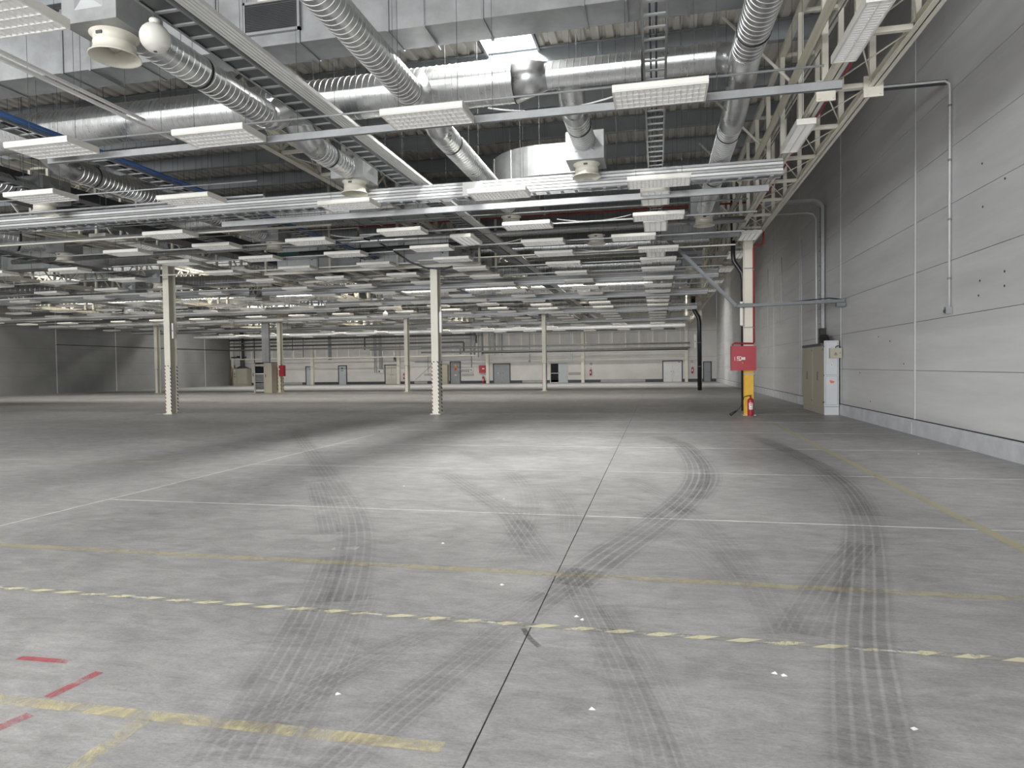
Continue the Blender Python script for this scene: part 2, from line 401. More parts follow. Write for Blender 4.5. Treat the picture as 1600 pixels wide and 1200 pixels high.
for k, (m_, w_, p_) in enumerate(TY):
    ribbon('tyre_mark', m_, p_, w_, .0024 + k * .00018)
ribbon('oil_stain', 'stain_dark', [(-0.86, 4.17), (-0.80, 4.04), (-0.71, 3.91)], .035, .0075)
ribbon('scuff', 'scuff_white', [(-3.02, 5.73), (-2.78, 5.77)], .11, .0075)
for (x, y) in [(-.55, 4.45), (-.5, 4.4), (-.33, 3.25), (-1.65, 3.15), (.62, 3.82), (.66, 3.80), (1.15, 3.35), (-3.6, 9.0), (-2.05, 6.1), (-1.2, 5.0), (-1.95, 8.3), (4.7, 13.5)]:
    a_ = random.random() * 6
    MB().add([(x + .022 * cos(a_ + k), y + .014 * sin(a_ + k), 0) for k in (0, 2, 4)] + [(x, y, .012)], [(0, 1, 3), (1, 2, 3), (2, 0, 3), (0, 2, 1)]).build('paint_flake', 'debris', floor)

# ---- right wall: concrete panels with open joints, plinth below, pale cover strips
wall_right = struct(MB().box(WX1 + .03, WY0, 0, WX1 + .3, WY1, 11.3).build('wall_right', 'joint_dark'), 'tall grey wall of long horizontal panels on the right', 'wall')
PZ = [.36, 1.50, 2.63, 3.77, 4.92, 6.07, 7.21, 8.35, 9.5, 10.65, 11.3]
PYR = [WY0, -21.2, -14.8, -8.4, -2.0, 4.4, 10.8, 17.2, 23.6, 30.0, 36.4, 42.8, 49.2, 55.6, 62.0, WY1]
for j in range(len(PYR) - 1):
    for k in range(len(PZ) - 1):
        MB().box(WX1, PYR[j] + .004, PZ[k] + .005, WX1 + .06, PYR[j + 1] - .004, PZ[k + 1] - .005).build('wall_panel', 'panel_grey', wall_right)
    if PYR[j] > 0:
        w = .035 if j == 7 else .018
        MB().box(WX1 - .012, PYR[j] - w, .36, WX1 + .01, PYR[j] + w, 11.2).build('cover_strip', 'seam_white', wall_right)
for y, z in [(13.93, 5.35), (13.1, 4.85), (13.9, 4.55), (14.0, 3.2), (13.1, 3.25), (13.1, 3.0), (14.05, 2.93), (18.9, 2.25), (17.9, 1.66), (19.8, 2.4), (21.5, 1.4), (20.5, .6)]:
    MB().cyl((WX1 - .006, y, z), (WX1 + .01, y, z), .022, 8).build('fixing_hole', 'joint_dark', wall_right)
base_right = struct(MB().add([(WX1 - .07, WY0, -.0), (WX1 - .07, WY0, .30), (WX1 - .035, WY0, .345), (WX1 + .1, WY0, .345), (WX1 + .1, WY0, 0),
                              (WX1 - .07, WY1, 0), (WX1 - .07, WY1, .30), (WX1 - .035, WY1, .345), (WX1 + .1, WY1, .345), (WX1 + .1, WY1, 0)],
                             [(0, 1, 2, 3, 4), (9, 8, 7, 6, 5), (0, 5, 6, 1), (1, 6, 7, 2), (2, 7, 8, 3), (3, 8, 9, 4), (4, 9, 5, 0)]).build('baseboard_right', 'plinth'),
                    'pale concrete plinth along the foot of the right wall', 'baseboard')
for y in (10.8, 17.2, 23.6, 30, 36.4): MB().box(WX1 - .078, y - .012, 0, WX1 - .06, y + .012, .30).build('plinth_joint', 'seam_white', base_right)
MB().box(WX1 - .02, WY0, .345, WX1 + .03, WY1, .36).build('shadow_gap', 'joint_dark', base_right)

# ---- left wall
wall_left = struct(MB().box(WX0 - .3, WY0, 0, WX0 - .03, WY1, 9.2).build('wall_left', 'joint_dark'), 'shaded dark grey panelled wall on the far left', 'wall')
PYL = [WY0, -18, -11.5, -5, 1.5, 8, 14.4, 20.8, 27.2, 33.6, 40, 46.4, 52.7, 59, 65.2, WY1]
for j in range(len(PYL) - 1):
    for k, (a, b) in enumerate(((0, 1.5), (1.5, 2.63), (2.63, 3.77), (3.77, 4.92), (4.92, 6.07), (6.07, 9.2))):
        MB().box(WX0 - .06, PYL[j] + .004, a + .003, WX0, PYL[j + 1] - .004, b - .003).build('wall_panel', 'panel_shaded', wall_left)
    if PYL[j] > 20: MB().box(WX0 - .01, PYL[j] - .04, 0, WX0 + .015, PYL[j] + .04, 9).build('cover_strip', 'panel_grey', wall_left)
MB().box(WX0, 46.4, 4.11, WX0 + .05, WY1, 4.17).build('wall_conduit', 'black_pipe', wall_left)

# ---- back wall with pilasters and dark skirting
PIL = [-49.2, -38.9, -28.3, -18.0, -7.65, 2.9]
wall_back = struct(MB().box(WX0, WY1 + .04, 0, WX1, WY1 + .3, 11.3).build('wall_back', 'joint_dark'), 'long cream rear wall with doors and pipework', 'wall')
bx = [WX0] + PIL[1:] + [WX1]
for j in range(len(bx) - 1):
    for a, b in ((0, 2.55), (2.55, 5.2), (5.2, 11.3)):
        MB().box(bx[j] + .01, WY1, a + .008, bx[j + 1] - .01, WY1 + .08, b - .008).build('wall_panel', 'back_cream', wall_back)
base_back = struct(MB().box(WX0, WY1 - .03, 0, WX1, WY1 + .01, .30).build('baseboard_back', 'skirt_dark'), 'dark skirting band along the rear wall', 'baseboard')
for a, b in ((-43.5, -40.3), (-5.8, -1.2), (-14.2, -11.6), (-26.5, -25)):
    MB().box(a, WY1 - .06, .03, b, WY1 - .02, .29).build('skirting_patch', 'skirt_pale', base_back)

# ---- rear wall behind the camera with the open gateway
GX0, GX1, GZ = -34.5, .5, 6.5
mb = MB(); mb.box(WX0, WY0 - .3, 0, GX0, WY0, 11.3); mb.box(GX1, WY0 - .3, 0, WX1, WY0, 11.3); mb.box(GX0, WY0 - .3, GZ, GX1, WY0, 11.3)
wall_rear = struct(mb.build('wall_rear', 'panel_grey'), 'grey wall behind the viewer with a wide open gateway', 'wall')
mb = MB(); mb.box(GX0 - .15, WY0 - .05, 0, GX0, WY0 + .12, GZ + .15); mb.box(GX1, WY0 - .05, 0, GX1 + .15, WY0 + .12, GZ + .15); mb.box(GX0, WY0 - .05, GZ, GX1, WY0 + .12, GZ + .15)
mb.build('gateway_frame', 'galv_matt', wall_rear)

# ---- roof: profiled deck on purlins, rooflight strips between
def deck_mesh(y0, y1, xa, xb):
    mb = MB(); p = .30; x = xa; prof = []
    while x + .3 < xb:
        for dx, dz in ((0, 0), (.15, 0), (.18, .065), (.27, .065)): prof.append((x + dx, dz))
        x += p
    prof += [(x, 0), (xb, 0)]
    for (a, z) in prof: mb.v += [(a, y0, ROOF_Z + z), (a, y1, ROOF_Z + z)]
    mb.f = [(2 * i, 2 * i + 1, 2 * i + 3, 2 * i + 2) for i in range(len(prof) - 1)]; mb.sm = [False] * len(mb.f)
    return mb
AISLE = 3.55
ceil_mb = MB().box(WX0, WY0, ROOF_Z + 1.0, AISLE, WY1 + .2, ROOF_Z + 1.15).box(AISLE, WY0, 11.2, WX1 + .2, WY1 + .2, 11.35).box(AISLE - .08, WY0, ROOF_Z - .05, AISLE, WY1 + .2, 11.2)
ceiling = struct(ceil_mb.build('ceiling', 'deck_grey'), 'dark profiled metal roof deck on grey purlins', 'ceiling')
# deck laid in pieces that leave the rooflights open
XB = sorted({WX0, AISLE - .08} | {v for s in SKY for v in (max(s[0], WX0), min(s[1], AISLE - .08))}); YB = sorted({WY0, WY1} | {v for s in SKY for v in s[2:4]})
for i in range(len(XB) - 1):
    run = None
    for j in range(len(YB)):
        open_ = j == len(YB) - 1 or any(s[0] <= XB[i] + .01 < s[1] and s[2] <= YB[j] + .01 < s[3] for s in SKY)
        if open_ and run is not None: deck_mesh(run, YB[j], XB[i], XB[i + 1]).build('roof_deck', 'deck_grey', ceiling); run = None
        if not open_ and run is None: run = YB[j]
for (x0, x1, y0, y1, e, c) in SKY:
    mb = MB(); za, zb = ROOF_Z - .1, ROOF_Z + .95
    mb.box(x0 - .05, y0 - .05, za, x1 + .05, y0, zb); mb.box(x0 - .05, y1, za, x1 + .05, y1 + .05, zb); mb.box(x0 - .05, y0, za, x0, y1, zb); mb.box(x1, y0, za, x1 + .05, y1, zb)
    mb.build('rooflight_curb', 'dark_metal', ceiling)
    MB().box(x0, y0, ROOF_Z + .72, x1, y1, ROOF_Z + .76).build('rooflight_pane', 'opal', ceiling)
def purlin_mb(x0, x1):
    mb = MB()
    mb.box(x0, -.011, 0, x1, .011, .42)
    mb.box(x0, -.075, 0, x1, .075, .016); mb.box(x0, -.075, .404, x1, .075, .42)
    return mb.mesh('purlin', 'purlin_grey')
pm = purlin_mb(WX0, AISLE - .1)
y = 1.0
while y < WY1:
    if not any(s[2] - .1 < y < s[3] + .1 and s[1] - s[0] > 20 for s in SKY): link('purlin', pm, ceiling, (0, y, ROOF_Z - .44))
    y += 2.25

# ================================================================ COLUMNS AND TRUSSES
def h_section(w, d, z0, z1, t=.022):
    """H column: flanges face -Y and +Y"""
    mb = MB(); mb.box(-w / 2, -d / 2, z0, w / 2, -d / 2 + t, z1); mb.box(-w / 2, d / 2 - t, z0, w / 2, d / 2, z1); mb.box(-t / 2, -d / 2 + t, z0, t / 2, d / 2 - t, z1)
    return mb
def column(x, y, h, label, lower=None, tape=None, group='steel columns'):
    t = thing('steel_column', label, 'column', (x, y, 0), 0, group)
    w, d = .27, .40
    if lower:
        h_section(w, d, .02, lower[0]).build('painted_foot', lower[1], t); h_section(w, d, lower[0], h).build('shaft', 'cream_paint', t)
    else: h_section(w, d, .02, h).build('shaft', 'cream_paint', t)
    MB().box(-.20, -.26, 0, .20, .26, .02).build('base_plate', 'cream_paint', t)
    MB().box(-.20, -.26, h, .20, .26, h + .03).build('cap_plate', 'cream_paint', t)
    if tape:
        for sx in (-1, 1):
            for fy in (-1, 1):
                ya = -d / 2 - .002 if fy < 0 else d / 2 - .024
                x0 = sx * w / 2
                mb = MB(); mb.box(min(x0, x0 - sx * .035) , ya, .03, max(x0, x0 - sx * .035), ya + .0015, 1.95)
                mb.box(x0 - .001 if sx > 0 else x0 - .001, ya, .03, x0 + .0015, ya + .026, 1.95)
                mb.build('warning_tape', tape if sx > 0 else ('tape_red' if tape == 'tape_black' else tape), t)
        MB().box(-w / 2, -d / 2 - .0035, 1.93, w / 2, -d / 2 - .001, 1.965).build('tape_band', 'tape_black', t)
    return t
c1 = column(2.98, 23.35, 5.93, 'cream steel column with yellow foot behind the red hose cabinet', lower=(1.62, 'yellow_paint'))
c2 = column(-8.05, 23.6, 6.58, 'cream steel column with red-white taped edges, nearest to the image centre', tape='tape_black')
c3 = column(-19.3, 23.35, 6.12, 'cream steel column with red-white taped edges at the left of the hall', tape='tape_black')
for (x, yy, lab, tp) in ((2.82, 46.6, 'distant cream column behind the black downpipe', None), (-7.85, 46.7, 'slim distant cream column right of the image centre', 'tape_black'),
                         (-18.05, 46.2, 'slim distant cream column just left of the central taped column', 'tape_black'), (-28.75, 46.7, 'distant column with black-yellow stripes behind the open grey rack', 'tape_yellow'),
                         (-39.85, 46.7, 'distant cream column beside the left wall, partly behind the left taped column', 'tape_black')):
    column(x, yy, 6.0, lab, tape=tp)
# boxes clamped to the columns
t = thing('junction_box', 'small pale tubular light box fixed to the side of the central taped column', 'box', (-7.88, 23.52, 3.02))
MB().box(0, -.05, 0, .09, .05, .78).build('cover', 'white_enamel', t); MB().cyl((.05, -.02, .78), (.05, -.02, .98), .03, 10).build('socket', 'cream_paint', t)
t = thing('junction_box', 'narrow white box fixed low on the left taped column', 'box', (-19.13, 23.28, 3.05))
MB().box(0, -.05, 0, .07, .05, .62).build('cover', 'white_enamel', t); MB().box(.02, -.055, .28, .05, -.05, .34).build('clip', 'dark_metal', t)
t = thing('junction_box', 'narrow white box on the left edge of the yellow-footed column', 'box', (2.76, 23.2, 3.0))
MB().box(-.06, -.05, 0, .03, .05, .78).build('cover', 'white_enamel', t); MB().box(-.03, -.055, -.03, .05, .05, 0).build('clip', 'galv_matt', t)
for z in (2.9, 4.85):
    MB().box(-.15, -.225, z, .15, -.2, z + .035).build('clamp_band', 'galv_matt', c1)
MB().box(-.16, -.225, 1.36, .16, -.2, 1.40).build('clamp_band', 'galv_matt', c1)

NODE = 1.8
def truss(x, zb, zt, label, y0=.55, near_until=41, hw=.34):
    t = thing('roof_truss', label, 'truss', (x, 0, 0), 0, 'lattice trusses along the hall')
    for s in (-1, 1):
        mb = MB(); mb.box(s * hw - .075, y0, zb, s * hw + .075, WY1, zb + .016); mb.box(s * hw - .075, y0, zb + .10, s * hw + .075, WY1, zb + .116); mb.box(s * hw - .008, y0, zb, s * hw + .008, WY1, zb + .11)
        mb.build('bottom_chord', 'cream_paint', t)
        MB().box(s * hw - .06, y0, zt - .10, s * hw + .06, WY1, zt).build('top_chord', 'cream_paint', t)
    post = MB().box(-.045, -.04, zb + .1, .045, .04, zt - .08).mesh('post', 'cream_paint')
    rung = MB().box(-hw + .05, -.035, zb + .02, hw - .05, .035, zb + .09).mesh('rung', 'cream_paint')
    tr = MB().box(-hw, -.035, zt - .09, hw, .035, zt - .02).mesh('top_rung', 'cream_paint')
    r1 = MB().cyl((-hw, 0, zb + .05), (hw, NODE, zb + .05), .011, 6).mesh('brace_rod', 'cream_paint')
    r2 = MB().cyl((hw, 0, zb + .06), (-hw, NODE, zb + .06), .011, 6).mesh('brace_rod', 'cream_paint')
    dg = MB().bar((0, 0, zb + .1), (0, NODE, zt - .08), .05, .05).mesh('diagonal', 'cream_paint')
    dg2 = MB().bar((0, NODE, zb + .1), (0, 0, zt - .08), .05, .05).mesh('diagonal', 'cream_paint')
    kn = MB().bar((hw, 0, zt - .25), (-hw, .0, zb + .9), .10, .02).mesh('knee_plate', 'dark_metal')
    sw = MB().cyl((-hw, 0, zb + .75), (-hw - 1.35, 0, zt), .03, 8).mesh('sway_brace', 'cream_paint')
    y = y0; i = 0; far = MB()
    while y < WY1 - .5:
        if y < near_until:
            if in_view((x, y, zb), 250) or in_view((x, y, zt), 250) or in_view((x, y + NODE, zb), 250):
                for s in (-1, 1):
                    link('post', post, t, (s * hw, y, 0))
                    if x < 0: link('diagonal', dg if i % 2 else dg2, t, (s * hw, y, 0))
                link('rung', rung, t, (0, y, 0)); link('top_rung', tr, t, (0, y, 0))
                link('brace_rod', r1, t, (0, y, 0)); link('brace_rod', r2, t, (0, y, 0))
                link('knee_plate', kn, t, (0, y + .05, 0))
                if x > 0 and i % 2: link('sway_brace', sw, t, (0, y, 0))
        else:
            for s in (-1, 1):
                far.box(s * hw - .045, y - .04, zb + .1, s * hw + .045, y + .04, zt - .08)
                a, b = ((zb + .1, zt - .08) if i % 2 else (zt - .08, zb + .1)); far.bar((s * hw, y, a), (s * hw, y + NODE, b), .05, .05)
            far.box(-hw, y - .035, zb + .02, hw, y + .035, zb + .09)
        y += NODE; i += 1
    o = far.build('far_lattice', 'cream_paint', t); o['kind'] = 'stuff'
    return t
tR = truss(2.95, 5.95, 8.2, 'cream lattice truss running along the right wall above the yellow-footed column')
for s in (-1, 1):     # splice plates on the right truss
    MB().box(s * .34 - .14, 11.28, 5.80, s * .34 + .14, 11.31, 6.12).build('splice_plate', 'cream_paint', tR)
    for dx in (-.1, .1):
        for dz in (-.12, .12): MB().cyl((s * .34 + dx, 11.25, 5.96 + dz), (s * .34 + dx, 11.29, 5.96 + dz), .018, 6).build('bolt', 'cream_paint', tR)
truss(-8.05, 6.62, 8.2, 'cream lattice truss above the central taped column', y0=12.0)
truss(-18.9, 6.15, 8.2, 'cream lattice truss above the left taped column', y0=15.5)
truss(-29.0, 6.03, 8.2, 'cream lattice truss above the striped column by the grey rack', near_until=0)
truss(-39.85, 6.03, 8.2, 'cream lattice truss nearest the left wall', near_until=0)

# ================================================================ LIGHT FITTINGS
def light_meshes(LX=1.22, LY=.60, H=.10, nx=15, ny=4, tilt=True):
    a, b = LX / 2, LY / 2
    hs = MB(); hs.box(-a, -b, .082, a, b, H)                              # tray top and folded rim
    hs.box(-a, -b, 0, a, -b + .02, .083); hs.box(-a, b - .02, 0, a, b, .083)
    hs.box(-a, -b + .02, 0, -a + .028, b - .02, .083); hs.box(a - .028, -b + .02, 0, a, b - .02, .083)
    hs.add([(-a, -b, 0), (a, -b, 0), (a, -b - .018, .02), (-a, -b - .018, .02), (-a, -b - .018, H - .015), (a, -b - .018, H - .015), (a, -b, H), (-a, -b, H)],
           [(0, 3, 2, 1), (3, 4, 5, 2), (4, 7, 6, 5)])
    lv = MB(); x0, x1, y0, y1 = -a + .028, a - .028, -b + .02, b - .02; w = (y1 - y0) / ny
    for i in range(1, nx):
        x = x0 + (x1 - x0) * i / nx                                       # wedge-shaped cross blades
        lv.add([(x - .004, y0, .002), (x + .004, y0, .002), (x + .016, y0, .05), (x - .016, y0, .05), (x - .004, y1, .002), (x + .004, y1, .002), (x + .016, y1, .05), (x - .016, y1, .05)],
               [(0, 1, 5, 4), (1, 2, 6, 5), (3, 0, 4, 7)])
    for j in range(ny + 1):                                               # sloped reflectors between the tubes
        y = y0 + w * j; l = max(y0, y - w * .34); r = min(y1, y + w * .34)
        lv.add([(x0, y - .006, .001), (x1, y - .006, .001), (x1, y + .006, .001), (x0, y + .006, .001), (x0, l, .078), (x1, l, .078), (x1, r, .078), (x0, r, .078)],
               [(0, 3, 2, 1), (0, 1, 5, 4), (2, 3, 7, 6)])
    tu = MB().cyl((x0 + .01, 0, .0), (x1 - .01, 0, .0), .012, 8)
    return hs.mesh('housing', 'white_enamel'), lv.mesh('louvre', 'louvre_white'), tu.mesh('tube', 'tube_glass_glow'), [y0 + w * (j + .5) for j in range(ny)]
LH, LL, LT, LTY = light_meshes()
LLfar = light_meshes(nx=10, ny=4)[1]
NARROW = light_meshes(1.56, .31, .10, 24, 2)
ROD = {}
def rod(parent, x, y, z0, z1, r=.006, m='dark_metal'):
    r = min(r, .0038)
    k = (round(z1 - z0, 2), r, m)
    if k not in ROD: ROD[k] = MB().cyl((0, 0, 0), (0, 0, z1 - z0), r, 5, caps=False).mesh('hanger_rod', m)
    return link('hanger_rod', ROD[k], parent, (x, y, z0))
LZ = 5.30
N_LIGHT = 0
def ceiling_light(x, y, label, z=LZ, rz=0, detail=True, group='louvred ceiling lights', kit=None):
    global N_LIGHT; N_LIGHT += 1
    t = thing('ceiling_light', label, 'ceiling light', (x, y, z), rz, group)
    h_, l_, t_, ty_ = kit or (LH, LL if detail else LLfar, LT, LTY)
    link('housing', h_, t); link('louvre', l_, t)
    for ty in ty_: link('tube', t_, t, (0, ty, .062))
    rod(t, -.45, 0, .10, ROOF_Z - z); rod(t, .45, 0, .10, ROOF_Z - z)
    return t
BAYX = [[.06, -3.2, -6.6], [-9.55, -12.55, -15.6], [-20.2, -23.4, -26.6], [-31.0, -34.2, -37.4], [-42.0, -45.6]]
R1 = [5.60, 9.17, 13.62, 16.75, 19.13, 21.28, 23.45, 25.65, 28.2, 30.9, 33.3]
while R1[-1] < 66.5: R1.append(R1[-1] + 2.6)
R2 = [9.0, 12.3, 15.3, 17.2, 19.4, 21.7]
while R2[-1] < 66.5: R2.append(R2[-1] + 2.6)
R3 = [17.0 + 2.6 * k for k in range(20)]
RBAY = [R1, R2, R3, R3, R3]
BNAME = ['of the rightmost bay', 'of the second bay from right', 'of the third bay from right', 'of the fourth bay from right', 'of the leftmost bay']
CN = [['right-hand', 'middle', 'left-hand'], ['right-hand', 'middle', 'left-hand'], ['right-hand', 'middle', 'left-hand'], ['right-hand', 'middle', 'left-hand'], ['right-hand', 'left-hand']]
RAILS = []
for b in range(5):
    row = 0
    for yi, y in enumerate(RBAY[b]):
        pts = [x for x in BAYX[b] if in_view((x, y, LZ), 120)]
        if b == 1 and yi == 1: pts = [-9.43]
        if b == 1 and yi == 2: pts = [-12.5]
        if b == 2 and y < 17.5: pts = []
        if not pts: continue
        row += 1
        RAILS.append((b, y, row))
        for c, x in enumerate(BAYX[b]):
            if x in pts or any(abs(x - p) < .15 for p in pts):
                if b >= 2 and y > 50 and c == 1: continue
                xx = x
                if b == 0 and yi == 4 and c == 0: xx = -.62
                ceiling_light(xx, y, 'louvred ceiling light, %s one in the %s row %s' % (CN[b][c], ORD[row - 1], BNAME[b]), detail=y < 26,
                              z=LZ + random.uniform(-.02, .02))
ceiling_light(-12.35, 11.35, 'white louvred ceiling light low at the left picture edge above a cream fan nozzle')
# fittings turned lengthwise under the trusses
for i, (x, y) in enumerate([(2.49, 9.05), (2.51, 12.95), (2.9, 22.4), (2.9, 26.2), (2.9, 30.0), (2.9, 34), (2.9, 38)]):
    ceiling_light(x, y, 'white louvred light turned lengthwise under the right truss, %s from the camera' % ORD[i], z=5.76, rz=pi / 2, detail=y < 25, group='lengthwise truss lights', kit=NARROW if y < 20 else None)
for i, y in enumerate((15.9, 17.9, 19.3, 21.5, 24.9, 27.6, 30.5, 33.5)):
    ceiling_light(-16.8, y, 'louvred light turned lengthwise right of the left taped column, %s from the camera' % ORD[i], z=5.9, rz=pi / 2, detail=False, group='lengthwise truss lights')

for (x, y, lab) in ((-.02, 15.0, 'louvred light turned lengthwise under the narrow cable ladder, nearest of three'), (-.02, 18.0, 'louvred light turned lengthwise under the narrow cable ladder, middle of three'), (-.02, 22.4, 'louvred light turned lengthwise under the narrow cable ladder, farthest of three'), (-5.35, 18.5, 'louvred light turned lengthwise above the white globe by the central column')):
    ceiling_light(x, y, lab, z=5.36, rz=pi / 2, group='lengthwise truss lights')
# rails that carry the fittings
def channel(x0, x1, h, w=.045, t=.004):
    mb = MB(); mb.box(x0, -t, 0, x1, 0, h); mb.box(x0, -t, 0, x1, w, t); mb.box(x0, -t, h - t, x1, w, h); return mb
BX = [(-8.0, 2.4), (-18.6, -8.1), (-28.8, -19.1), (-39.6, -29.2), (-49, -40.1)]
for b, y, row in RAILS:
    x0, x1 = BX[b]; h = .115 if (b == 0 and row <= 2) else .045
    if b == 0 and row == 2: x0 = -10.2
    if b == 1 and row in (1,): continue
    if b == 0 and row == 1: continue
    if any(abs(y + .34 - ty) < .45 for ty in (13.97, 28.6, 34.9, 43.5, 53.0, 61.5) if b < 2) or any(abs(y + .34 - ty) < .45 for ty in (28.3, 37.4, 43.5, 53.0, 61.5) if b > 1): continue
    if (b >= 2 or y > 29) and row % 2: continue
    t = thing('light_rail', 'metal rail carrying the %s row of lights %s' % (ORD[row - 1], BNAME[b]), 'rail', (0, y + .34, LZ + (0 if h > .1 else .09)), 0, 'rails of the ceiling lights')
    channel(x0, x1, h).build('channel', 'galv_matt' if h > .1 else ('cream_paint' if row % 3 == 0 else 'galv_pale'), t)
    MB().cyl((x0 + .3, .1, .38), (x1 - .2, .1, .36), .016, 6).build('conduit', 'galv_pale', t)
    n = 4 if b < 2 else 2
    for k in range(n):
        x = x0 + (x1 - x0) * (k + .5) / n; rod(t, x, .02, h, ROOF_Z - LZ - .05, .007)
# sagging white cables strung between fittings
for i, (xa, xb, y, s) in enumerate([(-2.5, -.6, 17.1, .1), (-5.9, -3.9, 19.4, .12), (-9, -7.2, 17.3, .12), (-2.4, -.5, 9.55, .12), (-2.5, -.7, 21.62, .1), (-8.9, -7.3, 23.8, .14)]):
    pts = [(xa + (xb - xa) * k / 10, y, 5.52 - s * (1 - (k / 5 - 1) ** 2)) for k in range(11)]
    tag(MB().tube(pts, .012, 6).build('slack_cable', 'white_paint'), 'slack white cable sagging between two ceiling lights, %s from the camera' % ORD[[1, 3, 2, 0, 4, 5][i]], 'cable', 'slack cables')
# plain galvanised beams across the bay
for (x0, x1, y, z, h, lab) in ((-10.6, 2.3, 14.72, 5.30, .14, 'plain galvanised beam crossing behind the wide white cable tray'),
                               (-.2, 2.6, 22.35, 5.78, .16, 'short galvanised beam from which the sloping tray descends'),
                               (-21, -10.4, 16.4, 5.6, .08, 'thin pale beam crossing at the left beyond the wide cable tray')):
    t = thing('cross_beam', lab, 'beam', (0, y, z)); channel(x0, x1, h, .06, .005).build('channel', 'galv_pale', t)
    for k in range(4): rod(t, x0 + (x1 - x0) * (k + .5) / 4, .03, h, ROOF_Z - z, .008)

# ================================================================ CABLE TRAYS
def ladder_tray_y(x, y0, y1, z, w, label, cables=(), strips=0, rung=.30, plate=False):
    """ladder tray along Y: side rails, rungs, cables lying on it, white conduits beside"""
    t = thing('cable_ladder', label, 'cable tray', (x, y0, z), 0, 'cable ladders along the hall'); L = y1 - y0
    for s in (-1, 1):
        mb = MB(); mb.box(s * w / 2 - .004, 0, 0, s * w / 2 + .004, L, .09); mb.box(s * w / 2 - (.03 if s > 0 else 0), 0, 0, s * w / 2 + (.03 if s < 0 else 0), L, .005)
        mb.build('side_rail', 'galv_matt', t)
    rm = MB().box(-w / 2, -.022, .004, w / 2, .022, .022).mesh('rung', 'galv_pale')
    n = int(min(L, 24) / rung)
    for k in range(n): link('rung', rm, t, (0, (k + .5) * rung, 0))
    if L > 24:
        mb = MB()
        for k in range(n, int(L / rung)): mb.box(-w / 2, (k + .5) * rung - .02, .004, w / 2, (k + .5) * rung + .02, .022)
        mb.build('far_rungs', 'galv_pale', t)['kind'] = 'stuff'
    # perforated bottom plate
    if plate: MB().box(-w / 2 + .01, 0, .024, w / 2 - .01, L, .027).build('base_plate', 'dark_metal', t)
    for (cx, r, m_) in cables:
        pts = [(cx + random.uniform(-.012, .012), L * k / 14, .03 + r) for k in range(15)]
        MB().tube(pts, r, 6).build('cable', m_, t)
    for k in range(strips):
        MB().box(w / 2 + .03 + k * .052, 0, .03, w / 2 + .072 + k * .052, L, .085).build('conduit_strip', 'white_paint', t)
    y = .8
    while y < L:
        for s in (-1, 1): rod(t, s * (w / 2 + .01), y, .09, ROOF_Z - z, .007)
        y += 3.0
    return t
ladder_tray_y(0.0, 4.0, 64, 5.80, .32, 'narrow cable ladder running straight away beside the right truss', [(-.05, .012, 'dark_cable'), (.02, .014, 'dark_cable')])
ladder_tray_y(-5.42, 3.5, 60, 5.80, .36, 'cable ladder with a bundle of white conduits crossing the left ceiling diagonally', [(-.08, .012, 'dark_cable'), (.05, .012, 'galv_matt')], strips=5, plate=True)
ladder_tray_y(-10.5, 6.0, 60, 5.80, .42, 'cable ladder carrying thick blue cables at the left', [(.27, .032, 'blue_cable'), (.335, .03, 'blue_cable'), (-.02, .022, 'dark_cable'), (.12, .02, 'blue_cable')])
ladder_tray_y(-14.2, 9.0, 60, 5.95, .40, 'dark cable ladder left of the one with blue cables', [(-.1, .03, 'dark_cable'), (0, .035, 'dark_cable'), (.1, .03, 'dark_cable')])
ladder_tray_y(-22.5, 17.0, 64, 5.9, .5, 'dark cable ladder left of the left taped column', [(-.1, .03, 'dark_cable'), (0, .04, 'dark_cable'), (.1, .03, 'dark_cable')], rung=.5)
ladder_tray_y(-33.0, 26.0, 64, 5.9, .5, 'far left dark cable ladder towards the left wall', [(-.1, .03, 'dark_cable'), (.05, .04, 'dark_cable')], rung=.6)
t = thing('conduit_pair', 'two thin pale conduits crossing the upper left corner diagonally', 'conduit', (-8.2, 5.2, 5.72))
MB().box(0, 0, 0, .05, 4.9, .04).build('conduit', 'white_paint', t); MB().box(.12, 1.6, .03, .16, 4.1, .07).build('conduit', 'white_paint', t)
for y in (.6, 3.0, 4.6): rod(t, .03, y, .04, ROOF_Z - 5.72)

def wide_tray_x(x0, x1, y, z, label, n=5, h=.32, w=.30, near=True):
    """wide tray across the hall: stacked ribbed trunking on the near side, ladder bottom"""
    t = thing('cable_tray', label, 'cable tray', (x0, y, z), 0, 'white cable trays across the hall'); L = x1 - x0
    for k in range(n):
        a = k * h / n
        MB().box(0, 0, a + .006, L, .05, a + h / n - .008).build('trunking', 'white_paint' if k % 2 else 'galv_pale', t)
    MB().box(0, .052, 0, L, .056, h).build('back_plate', 'galv_matt', t)
    mb = MB(); mb.box(0, w, 0, L, w + .006, .1); mb.build('side_rail', 'galv_pale', t)
    if near:
        rm = MB().box(-.03, .05, -.012, .03, w, .006).mesh('rung', 'galv_pale')
        for k in range(int(L / .3)): link('rung', rm, t, ((k + .5) * .3, 0, 0))
    x = 1.0
    while x < L: rod(t, x, w / 2, .0, ROOF_Z - z, .009); x += 3.2
    return t
wt = wide_tray_x(-21, 2.45, 13.97, 5.43, 'wide white ribbed cable tray, the nearest one crossing the whole picture')
MB().box(16.9, -.03, .02, 17.35, -.004, .30).build('cover_plate', 'white_paint', wt)
wide_tray_x(-18.5, 2.5, 28.6, 5.32, 'white cable tray crossing beyond the front columns', n=4, h=.36, near=False)
wide_tray_x(-45, -19, 28.3, 5.32, 'white cable tray crossing the left bays beyond the front columns', n=4, h=.34, near=False)
wide_tray_x(-18.5, 2.5, 34.9, 5.30, 'white cable tray in the middle distance, second beyond the front columns', n=3, h=.3, near=False)
